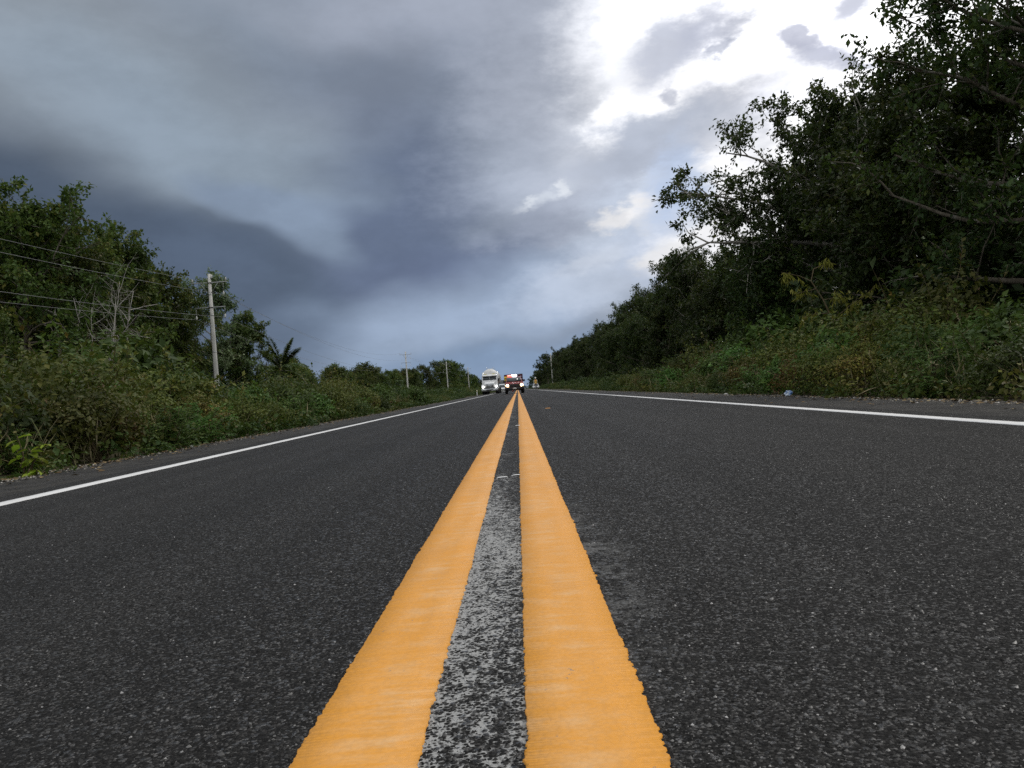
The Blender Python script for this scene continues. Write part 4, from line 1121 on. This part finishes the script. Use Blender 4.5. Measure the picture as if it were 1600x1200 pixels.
def copy_tree(o, parent=None):
    c = o.copy(); COL.objects.link(c); c.parent = parent
    for ch in list(o.children): copy_tree(ch, c)
    return c
POLES = [(-20.35, 55.5, 0.0, 'nearest concrete power pole standing against the left trees'),
         (-22.6, 169.0, 0.02, 'second concrete power pole along the left verge'),
         (-20.2, 238.0, -0.02, 'third concrete power pole along the left verge'),
         (-18.0, 305.0, 0.0, 'fourth and smallest power pole left of the white tanker truck'),
         (10.1, 234.0, 0.02, 'distant power pole among the trees on the right side')]
p0 = pole_proto()
for i, (x, y, rz, lab) in enumerate(POLES):
    o = p0 if i == 0 else copy_tree(p0)
    o.location = (x, y, -0.12); o.rotation_euler = (0, 0, rz)
    tag(o, lab, 'power pole', 'concrete power poles')
for dx, z, lab in ((-1.12, 9.48, 'uppermost cable of the left power line, tied to its top crossarm'), (.95, 8.30, 'second cable from the top of the left power line'),
                   (.95, 6.76, 'third cable from the top of the left power line'), (-1.0, 6.73, 'lowest cable of the left power line')):
    mb = MB()
    pts = []
    ends = [(-20.9, -45.0)] + [(q[0], q[1]) for q in POLES[:4]]
    for (xa, ya), (xb, yb) in zip(ends[:-1], ends[1:]):
        for k in range(24):
            u = k / 24.0; span = abs(yb - ya)
            pts.append((xa + (xb - xa) * u + dx, ya + (yb - ya) * u - .13, z - 4 * u * (1 - u) * (span / 100.0) ** 2 * 1.5))
    pts.append((ends[-1][0] + dx, ends[-1][1], z))
    mb.tube(pts, .0085, 5); tag(mb.build('power_cable', M['cable'], None, True), lab, 'cable')

# ------------------------------------------------------------------ vehicles (all face the camera)
M['tyre'] = plain('tyre', (0.022, 0.022, 0.022), 0.85, spec=0.3)
M['rim'] = plain('rim', (0.4, 0.4, 0.41), 0.35, 0.8)
M['rim_white'] = plain('rim_white', (0.65, 0.65, 0.64), 0.45)
M['black_plastic'] = plain('black_plastic', (0.02, 0.02, 0.021), 0.5)
M['chrome'] = plain('chrome', (0.55, 0.57, 0.58), 0.25, 0.9)
def glass_mat():
    t = NT('vehicle_glass'); return t.done(t.bsdf((0.035, 0.045, 0.05), 0.06, 0.7))
M['glass'] = glass_mat()
M['lamp_warm'] = glow('lamp_warm', (1.0, 0.72, 0.42), 9.0)
M['lamp_cool'] = glow('lamp_cool', (1.0, 0.95, 0.88), 7.0)
M['beacon_white'] = glow('beacon_white', (0.92, 0.95, 1.0), 16.0)
M['beacon_red'] = glow('beacon_red', (1.0, 0.08, 0.05), 9.0)
M['red_paint'] = plain('red_paint', (0.24, 0.02, 0.017), 0.28, coat=0.6)
M['dark_red'] = plain('dark_red', (0.07, 0.01, 0.016), 0.45)
M['white_paint'] = plain('white_paint_car', (0.78, 0.79, 0.79), 0.3, coat=0.5, var=0.06)
M['white_tank'] = plain('white_tank', (0.70, 0.70, 0.68), 0.45, var=0.12, scale=1.2)
M['dark_car'] = plain('dark_car', (0.045, 0.02, 0.026), 0.35, coat=0.4)
M['yellow_sign'] = plain('yellow_sign', (0.72, 0.62, 0.05), 0.45)
M['plate_white'] = plain('plate_white', (0.75, 0.75, 0.73), 0.5)

def extrude(prof, x0, x1, inset=None):
    """side profile (y, z) extruded across; inset(y, z) narrows the section"""
    mb = MB(); n = len(prof)
    v = []
    for sx in (0, 1):
        for (y, z) in prof:
            x = x0 if sx == 0 else x1
            if inset: x = (x0 + x1) / 2 + (x - (x0 + x1) / 2) * inset(y, z)
            v.append((x, y, z))
    v = A(v)
    mb.add(v, [(i, (i + 1) % n, n + (i + 1) % n, n + i) for i in range(n)])
    tri = []
    from mathutils.geometry import tessellate_polygon
    for a, b, c in tessellate_polygon([[Vector((y, z, 0)) for y, z in prof]]): tri += [(a, b, c), (n + a, n + c, n + b)]
    mb.f3.append(A(tri)); mb.t3.append(np.full(len(tri), .5))
    me_fix = mb
    return me_fix
def solid(mb, name, mat, parent, bw=0.0, seg=2):
    o = mb.build(name, mat, parent)
    bm = bmesh.new(); bm.from_mesh(o.data); bmesh.ops.remove_doubles(bm, verts=bm.verts, dist=1e-5); bmesh.ops.recalc_face_normals(bm, faces=bm.faces); bm.to_mesh(o.data); bm.free()
    if bw: bevel(o, bw, seg)
    return o
def wheel(parent, x, y, r, w, rim='rim'):
    t = empty('wheel', (x, y, r)); t.parent = parent
    mb = MB(); mb.lathe([(r * .6, -w / 2), (r * .92, -w / 2), (r, -w * .36), (r, w * .36), (r * .92, w / 2), (r * .6, w / 2), (r * .6, -w / 2)], 24, axis='x'); mb.build('tyre', M['tyre'], t, True)
    mb = MB(); mb.lathe([(.001, -w * .3), (r * .3, -w * .38), (r * .5, -w * .3), (r * .61, -w * .46), (r * .61, w * .46), (r * .5, w * .3), (r * .3, w * .38), (.001, w * .3)], 18, axis='x'); mb.build('rim', M[rim], t, True)
    return t
def disc_lamp(parent, name, x, y, z, r, mat, sy=-1):
    mb = MB(); mb.lathe([(.001, sy * .05), (r * .7, sy * .035), (r, 0), (r, -sy * .05), (.001, -sy * .05)], 16, (x, y, z), 'y'); return mb.build(name, M[mat], parent, True)

def rescue_pickup(x, y):
    t = empty('pickup_truck', (x, y, road_z(abs(x)) + .005), R(1.2))
    # nose at y = 0, tail at y = 5
    solid(extrude([(0.05, .45), (0.0, .62), (.02, .92), (.12, 1.02), (1.25, 1.10), (1.35, 1.12), (3.0, 1.12), (3.02, .42), (.9, .38)], -.86, .86), 'body', M['red_paint'], t, .035)
    ins = lambda yy, z: 1.0 - max(0, z - 1.1) * .34
    solid(extrude([(1.2, 1.10), (1.72, 1.58), (1.85, 1.63), (2.85, 1.63), (3.0, 1.10)], -.80, .80, ins), 'cab', M['red_paint'], t, .03)
    def pane(name, pts, th, axis=1):
        mb = MB(); q = A(pts); o = A([0, -th, th * .8]) if axis == 1 else A([th, 0, 0]); mb.add(np.concatenate([q, q + o]), [(0, 1, 2, 3), (4, 7, 6, 5), (0, 4, 5, 1), (1, 5, 6, 2), (2, 6, 7, 3), (3, 7, 4, 0)]); solid(mb, name, M['glass'], t)
    pane('windscreen', [(-.70, 1.26, 1.16), (.70, 1.26, 1.16), (.62, 1.69, 1.56), (-.62, 1.69, 1.56)], .012)
    for s in (-1, 1): pane('side_window', [(s * .775, 1.62, 1.18), (s * .775, 2.8, 1.18), (s * .69, 2.75, 1.55), (s * .69, 1.85, 1.55)], s * .012, 0)
    solid(MB().box(-.56, .56, -.035, .06, .62, .92), 'grille', M['black_plastic'], t, .02)
    for k in range(3): solid(MB().box(-.54, .54, -.05, -.03, .68 + k * .08, .70 + k * .08), 'grille_bar', M['black_plastic'], t)
    solid(MB().box(-.90, .90, -.16, .1, .36, .60), 'bumper', M['black_plastic'], t, .04)
    for s in (-1, 1):
        solid(MB().box(s * .72 - .05, s * .72 + .05, -.20, -.155, .40, .70), 'bull_bar', M['black_plastic'], t, .015)
        disc_lamp(t, 'headlight', s * .69, -.03, .78, .14, 'lamp_warm')
        solid(MB().box(min(s * .86, s * 1.06), max(s * .86, s * 1.06), 1.45, 1.55, 1.12, 1.32), 'mirror', M['black_plastic'], t, .02)
        solid(MB().box(s * .84 - .04 - .02 * s, s * .84 + .04 + .02 * s, .45, 1.35, .72, .80), 'fender', M['red_paint'], t, .02)
        wheel(t, s * .79, .9, .37, .25); wheel(t, s * .79, 3.9, .37, .25)
    solid(MB().box(-.16, .16, -.19, -.165, .44, .56), 'number_plate', M['plate_white'], t, .004)
    solid(MB().box(-.88, .88, 3.06, 5.0, .48, .98), 'cargo_bed', M['dark_red'], t, .03)
    for s in (-1, 1):
        b = empty('stake_side'); b.parent = t
        for k in range(4): solid(MB().box(s * .9 - .025, s * .9 + .025, 3.1, 4.95, 1.02 + k * .21, 1.17 + k * .21), 'slat', M['dark_red'], b, .01)
        for yy in (3.12, 4.0, 4.9): solid(MB().box(s * .865 - .02, s * .865 + .02, yy - .04, yy + .04, .98, 1.88), 'stake', M['black_plastic'], b, .008)
    hb = empty('headboard'); hb.parent = t
    for k in range(4):
        for s in (-1, 1): solid(MB().box(min(s * .5, s * .92), max(s * .5, s * .92), 3.03, 3.07, 1.02 + k * .215, 1.20 + k * .215), 'slat', M['dark_red'], hb, .01)
    solid(MB().box(-.92, .92, 3.0, 3.06, 1.84, 1.90), 'top_rail', M['black_plastic'], hb, .01)
    for k in range(2): solid(MB().box(-.93, -.58, 2.955, 2.985, 1.26 + k * .26, 1.46 + k * .26), 'hazard_panel', M['yellow_sign'], t, .006)
    lb = empty('light_bar'); lb.parent = t
    solid(MB().box(-.62, .62, 2.0, 2.25, 1.655, 1.70), 'base', M['black_plastic'], lb, .01)
    solid(MB().box(-.60, -.16, 2.0, 2.24, 1.705, 1.80), 'red_lens', M['beacon_red'], lb, .03)
    solid(MB().box(-.15, .30, 2.0, 2.24, 1.705, 1.84), 'white_lens', M['beacon_white'], lb, .03)
    solid(MB().box(.35, .60, 2.0, 2.24, 1.705, 1.80), 'dark_lens', M['dark_red'], lb, .03)
    solid(MB().box(-.28, -.12, -.13, -.02, .20, .34), 'tow_hook', M['red_paint'], t, .02)
    solid(MB().box(-.62, .62, .2, 4.8, .30, .44), 'chassis', M['black_plastic'], t)
    return tag(t, 'red pickup with lit headlights and flashing light bar on the centre lines', 'pickup truck')
rescue_pickup(-0.28, 78.0)

def tanker(x, y):
    t = empty('tanker_truck', (x, y, road_z(abs(x)) + .005), R(-.5))
    W = 1.12
    solid(extrude([(.05, .95), (.0, 1.15), (.05, 1.55), (.35, 1.68), (1.75, 1.95), (1.8, .8), (.3, .8)], -.72, .72), 'hood', M['white_paint'], t, .06)
    solid(extrude([(1.6, .75), (1.62, 1.95), (1.95, 2.68), (2.1, 2.80), (3.5, 2.85), (3.6, .75)], -W, W, lambda yy, z: 1 - max(0, z - 1.9) * .06), 'cab', M['white_paint'], t, .06)
    for s in (-1, 1):
        mb = MB(); q = A([(s * .03, 1.63, 2.02), (s * .98, 1.66, 2.02), (s * .94, 1.90, 2.55), (s * .03, 1.86, 2.55)]); o = A([0, -.014, .006])
        mb.add(np.concatenate([q, q + o]), [(0, 1, 2, 3), (4, 7, 6, 5), (0, 4, 5, 1), (1, 5, 6, 2), (2, 6, 7, 3), (3, 7, 4, 0)]); solid(mb, 'windscreen_pane', M['glass'], t)
        solid(extrude([(.1, .62), (.0, .95), (.12, 1.28), (.5, 1.40), (1.2, 1.36), (1.5, .9), (1.35, .85), (1.1, 1.15), (.55, 1.15), (.3, .62)], s * .72 + (.01 if s > 0 else -.44), s * .72 + (.44 if s > 0 else -.01)), 'fender', M['white_paint'], t, .05)
        disc_lamp(t, 'headlight', s * .93, -.0, 1.07, .13, 'lamp_cool')
        mr = empty('mirror'); mr.parent = t
        solid(MB().box(s * 1.3 - .09, s * 1.3 + .09, 1.52, 1.60, 1.75, 2.2), 'mirror_head', M['black_plastic'], mr, .02)
        mb = MB(); mb.tube([(s * 1.08, 1.7, 2.25), (s * 1.3, 1.58, 2.2)], .02, 5); mb.build('mirror_arm', M['chrome'], mr)
        mb = MB(); mb.lathe([(.001, 0), (.09, 0), (.09, 2.3), (.001, 2.3)], 12, (s * 1.05, 3.75, .9)); mb.build('exhaust_stack', M['chrome'], t, True)
        mb = MB(); mb.lathe([(.001, 0), (.29, .0), (.32, .04), (.32, 1.3), (.29, 1.34), (.001, 1.34)], 16, (s * .95, 1.95, .72), 'y'); mb.build('fuel_tank', M['chrome'], t, True)
        wheel(t, s * .98, .85, .52, .3, 'rim_white')
        for yy in (4.7, 6.0, 12.6, 13.9): wheel(t, s * .92, yy, .52, .55, 'rim_white')
        solid(MB().box(s * .6 - .2, s * .6 + .2, 1.78, 1.92, 2.86, 2.93), 'marker_lamp', M['yellow_sign'], t, .02)
    g = empty('grille'); g.parent = t
    solid(MB().box(-.55, .55, -.03, .02, .90, 1.52), 'grille_shell', M['chrome'], g, .03)
    for k in range(9): solid(MB().box(-.47 + k * .115, -.43 + k * .115, -.05, -.03, .95, 1.47), 'grille_bar', M['black_plastic'], g)
    solid(MB().box(-1.18, 1.18, -.25, .05, .42, .78), 'bumper', M['chrome'], t, .06)
    solid(MB().box(-.5, .5, -.27, -.245, .52, .70), 'bumper_opening', M['black_plastic'], t, .02)
    solid(MB().box(-1.1, 1.1, 1.55, 1.95, 2.60, 2.66), 'sun_visor', M['white_paint'], t, .02)
    tk = empty('tank', (0, 4.3, 2.42)); tk.parent = t
    r = 1.25
    mb = MB(); mb.lathe([(.001, -.35), (.5, -.32), (.9, -.2), (1.15, -.05), (r, .2), (r, 10.6), (1.15, 10.85), (.8, 11.02), (.001, 11.1)], 32, axis='y'); mb.build('shell', M['white_tank'], tk, True)
    for yy in (.4, 2.9, 5.4, 7.9, 10.3):
        mb = MB(); mb.lathe([(r, yy - .05), (r + .03, yy - .05), (r + .03, yy + .05), (r, yy + .05)], 32, axis='y'); mb.build('hoop', M['chrome'], tk, True)
    mb = MB(); mb.lathe([(.3, 0), (.3, .16), (.24, .2), (.001, .2)], 16, (0, 4.6, r - .03)); mb.build('manhole', M['chrome'], tk, True)
    for s in (-1, 1):
        mb = MB(); mb.tube([(s * .45, .6, r * .93), (s * .45, .6, r + .22), (s * .45, 8.5, r + .22), (s * .45, 8.5, r * .93)], .025, 5); mb.build('walkway_rail', M['chrome'], tk)
    solid(MB().box(-.45, .45, 1.0, 14.5, .62, .92), 'chassis', M['black_plastic'], t)
    solid(MB().box(-.5, .5, 5.2, 14.6, .95, 1.2), 'tank_cradle', M['black_plastic'], t)
    return tag(t, 'white tanker truck with lit headlights on the left shoulder', 'tanker truck')
tanker(-3.95, 116.0)

def car(name, x, y, rz, w, h, l, mat, label, cat, lit=False, van=False):
    t = empty(name, (x, y, road_z(min(abs(x), 5.2)) + .005), rz)
    hw = w / 2; hb = h * .56
    solid(extrude([(.05, .3), (0, .5), (.06, hb * .86), (.9 if not van else .3, hb), (l - .3, hb * 1.03), (l, hb * .85), (l - .05, .32)], -hw, hw), 'body', M[mat], t, .05)
    a, b, c, d = ((.85, 1.55, l - 1.3, l - .35) if not van else (.25, .75, l - .15, l - .05))
    solid(extrude([(a, hb * .97), (b, h - .03), (b + .2, h), (c, h), (d, hb)], -hw * .93, hw * .93, lambda yy, z: 1 - max(0, z - hb) / h * .45), 'cabin', M[mat], t, .05)
    mb = MB(); k = hw * .80; q = A([(-k, a + .07, hb + .04), (k, a + .07, hb + .04), (k * .85, b - .02, h - .1), (-k * .85, b - .02, h - .1)]); o = A([0, -.03, .02])
    mb.add(np.concatenate([q, q + o]), [(0, 1, 2, 3), (4, 7, 6, 5), (0, 4, 5, 1), (1, 5, 6, 2), (2, 6, 7, 3), (3, 7, 4, 0)]); solid(mb, 'windscreen', M['glass'], t)
    for s in (-1, 1):
        mb = MB(); q = A([(s * hw * .91, b + .05, hb + .06), (s * hw * .91, c, hb + .06), (s * hw * .80, c - .1, h - .1), (s * hw * .80, b + .3, h - .1)]); o = A([s * .02, 0, 0])
        mb.add(np.concatenate([q, q + o]), [(0, 1, 2, 3), (4, 7, 6, 5), (0, 4, 5, 1), (1, 5, 6, 2), (2, 6, 7, 3), (3, 7, 4, 0)]); solid(mb, 'side_window', M['glass'], t)
        disc_lamp(t, 'headlight', s * (hw - .22), .0, .62 * hb / .85, .12, 'lamp_cool' if lit else 'porcelain')
        solid(MB().box(min(s * hw, s * (hw + .17)), max(s * hw, s * (hw + .17)), b - .3, b - .2, hb + .02, hb + .16), 'mirror', M['black_plastic'], t, .02)
        wheel(t, s * (hw - .1), .85, .32, .21); wheel(t, s * (hw - .1), l - .85, .32, .21)
    solid(MB().box(-hw * .5, hw * .5, -.03, .05, .42, .58), 'grille', M['black_plastic'], t, .02)
    solid(MB().box(-.25, .25, -.045, -.025, .34, .44), 'number_plate', M['plate_white'], t)
    return tag(t, label, cat)
car('sedan', -2.55, 142.0, 0, 1.75, 1.48, 4.4, 'white_paint', 'white car half hidden between the tanker and the red pickup', 'car')
car('van', -3.15, 166.0, 0, 2.0, 2.45, 5.2, 'dark_car', 'dark van behind the white car, seen above its roof', 'van', van=True)
car('sedan', 4.95, 222.0, 0, 1.75, 1.5, 4.4, 'white_paint', 'white car far off on the right shoulder behind the flagman', 'car')

# ------------------------------------------------------------------ flagman
def flagman(x, y):
    t = empty('person', (x, y, road_z(abs(x))), R(14))
    me = bpy.data.meshes.new('body')
    J = {'pelvis': (0, 0, .95), 'waist': (0, 0, 1.1), 'chest': (0, .01, 1.32), 'neck': (0, .0, 1.48), 'head0': (0, -.02, 1.57), 'head1': (0, -.02, 1.68),
         'sl': (-.19, 0, 1.40), 'el': (-.29, -.02, 1.14), 'wl': (-.20, -.20, 1.02), 'hl': (-.17, -.27, 1.00), 'sr': (.19, 0, 1.40), 'er': (.26, .02, 1.13), 'wr': (.27, -.05, .90), 'hr': (.27, -.07, .82),
         'hipl': (-.09, 0, .90), 'kl': (-.10, -.03, .50), 'al': (-.11, .02, .09), 'fl': (-.12, -.13, .035), 'hipr': (.09, 0, .90), 'kr': (.11, -.01, .50), 'ar': (.13, .04, .09), 'fr': (.15, -.11, .035)}
    rad = {'pelvis': (.15, .11), 'waist': (.145, .105), 'chest': (.17, .12), 'neck': (.055, .055), 'head0': (.085, .095), 'head1': (.075, .085), 'sl': .065, 'el': .048, 'wl': .035, 'hl': .035, 'sr': .065, 'er': .048, 'wr': .035, 'hr': .035,
           'hipl': .095, 'kl': .065, 'al': .045, 'fl': .045, 'hipr': .095, 'kr': .065, 'ar': .045, 'fr': .045}
    names = list(J); E = [('pelvis', 'waist'), ('waist', 'chest'), ('chest', 'neck'), ('neck', 'head0'), ('head0', 'head1'), ('chest', 'sl'), ('sl', 'el'), ('el', 'wl'), ('wl', 'hl'), ('chest', 'sr'), ('sr', 'er'), ('er', 'wr'), ('wr', 'hr'),
                          ('pelvis', 'hipl'), ('hipl', 'kl'), ('kl', 'al'), ('al', 'fl'), ('pelvis', 'hipr'), ('hipr', 'kr'), ('kr', 'ar'), ('ar', 'fr')]
    # thumb and four fingers on each hand
    for s, h in (('l', J['hl']), ('r', J['hr'])):
        sx = -1 if s == 'l' else 1
        for k in range(5):
            nm = 'f%s%d' % (s, k); off = A([(-.025 + .016 * k), 0, 0]) if k else A([-sx * .035, -.02, .015])
            dirv = A([0, -.07, -.035]) if s == 'l' else A([0, -.03, -.075])
            J[nm] = tuple(A(h) + off + dirv * (1.0 if k else .55)); rad[nm] = .009; names.append(nm); E.append(('h' + s, nm))
    me.from_pydata([J[n] for n in names], [(names.index(a), names.index(b)) for a, b in E], [])
    o = bpy.data.objects.new('body', me); COL.objects.link(o); o.parent = t
    sk = o.modifiers.new('skin', 'SKIN')
    for i, n in enumerate(names):
        r = rad[n]; me.skin_vertices[0].data[i].radius = r if isinstance(r, tuple) else (r, r)
    me.skin_vertices[0].data[0].use_root = True
    ss = o.modifiers.new('sub', 'SUBSURF'); ss.levels = 1; ss.render_levels = 1
    m = NT('clothed_body'); c = m.coord(); sp = m.n('SeparateXYZ'); m.l(c, sp.inputs[0]); z = sp.outputs[2]
    col = m.mix(m.range(z, .96, .97), (0.17, 0.17, 0.18), (0.42, 0.43, 0.36)); col = m.mix(m.range(z, 1.47, 1.48), col, (0.22, 0.11, 0.07)); col = m.mix(m.range(z, .10, .09), col, (0.03, 0.025, 0.02))
    me.materials.append(m.done(m.bsdf(col, .8, .2)))
    mb = MB(); mb.lathe([(.155, .92), (.17, 1.1), (.185, 1.3), (.17, 1.40), (.10, 1.47)], 16); 
    v = mb.v[0]; v[:, 1] *= .76
    mb.build('safety_vest', plain('vest', (0.80, 0.33, 0.03), .6), t, True)
    for z0 in (1.04, 1.24):
        mb = MB(); r_ = np.interp(z0, [.92, 1.1, 1.3], [.155, .17, .185]) + .004; mb.lathe([(r_, z0), (r_ + .002, z0 + .055)], 16); mb.v[0][:, 1] *= .77; mb.build('reflective_band', plain('reflective', (0.75, 0.78, 0.25), .4), t, True)
    mb = MB(); mb.lathe([(.135, 1.655), (.135, 1.668), (.108, 1.672), (.104, 1.73), (.08, 1.775), (.04, 1.795), (.001, 1.80)], 16, (0, -.02, 0)); mb.build('helmet', plain('helmet', (0.75, 0.76, 0.72), .35), t, True)
    for s in (-1, 1):
        mb = MB(); mb.lathe([(.001, -.006), (.012, 0), (.001, .006)], 8, (s * .032, -.112, 1.63), 'y'); mb.build('eye', M['black_plastic'], t)
    mb = MB(); mb.tube([(0, -.108, 1.625), (0, -.132, 1.59)], [.01, .016], 6); mb.build('nose', plain('skin', (0.22, 0.11, 0.07), .6), t, True)
    mb = MB(); mb.box(-.025, .025, -.114, -.10, 1.552, 1.56); mb.build('mouth', plain('lips', (0.16, 0.06, 0.05), .6), t)
    return tag(t, 'flagman in white helmet, orange vest and grey trousers standing in the right lane', 'person')
flagman(2.38, 107.0)

# ------------------------------------------------------------------ litter and marker
def crumpled(name, x, y, r, mat, seed, label, cat='litter', flat=.6):
    g = np.random.default_rng(seed); bm = bmesh.new(); bmesh.ops.create_icosphere(bm, subdivisions=3, radius=r)
    ph = g.normal(0, 1, (9, 3)) / r * 1.6; am = g.uniform(.05, .16, 9); of = g.uniform(0, 6, 9)
    for v in bm.verts:
        k = 1 + sum(am[i] * (1 - 2 * abs(math.sin(ph[i].dot(A(v.co)) + of[i]))) for i in range(9)); v.co *= k; v.co.z *= flat; v.co.x *= 1.2
    zmin = min(v.co.z for v in bm.verts)
    for v in bm.verts: v.co.z -= zmin
    me = bpy.data.meshes.new(name); bm.to_mesh(me); bm.free(); me.materials.append(mat)
    o = link_mesh(name, me); o.location = (x, y, road_z(min(abs(x), 5.2)) + .001); o.rotation_euler = (0, 0, g.uniform(0, 6)); return tag(o, label, cat)
t_ = NT('blue_bag'); c_ = t_.coord(); M['bag'] = t_.done(t_.bsdf(t_.mix(t_.range(t_.noise(c_, 14.0, 3.0), .42, .56), (0.05, 0.14, 0.34), (0.55, 0.62, 0.68)), .3, .5))
crumpled('plastic_bag', 5.05, 15.4, .085, M['bag'], 501, 'crumpled blue and white plastic bag at the edge of the right shoulder', flat=.75)
pw = plain('paper_scrap', (0.6, 0.59, 0.56), .7)
crumpled('paper_scrap', -5.2, 12.9, .035, pw, 502, 'pale scrap of paper at the edge of the left shoulder', flat=.4)
crumpled('paper_scrap', 4.95, 19.6, .05, pw, 503, 'pale crumpled scrap at the verge beyond the blue bag', flat=.5)
mt = empty('marker_post', (-5.2, 104.0, -.1)); tag(mt, 'short white marker post on the left verge in front of the tanker', 'marker post')
solid(MB().box(-.06, .06, -.03, .03, 0, .75), 'post', M['plate_white'], mt, .01); solid(MB().box(-.05, .05, -.036, -.031, .55, .68), 'reflector', M['yellow_sign'], mt)
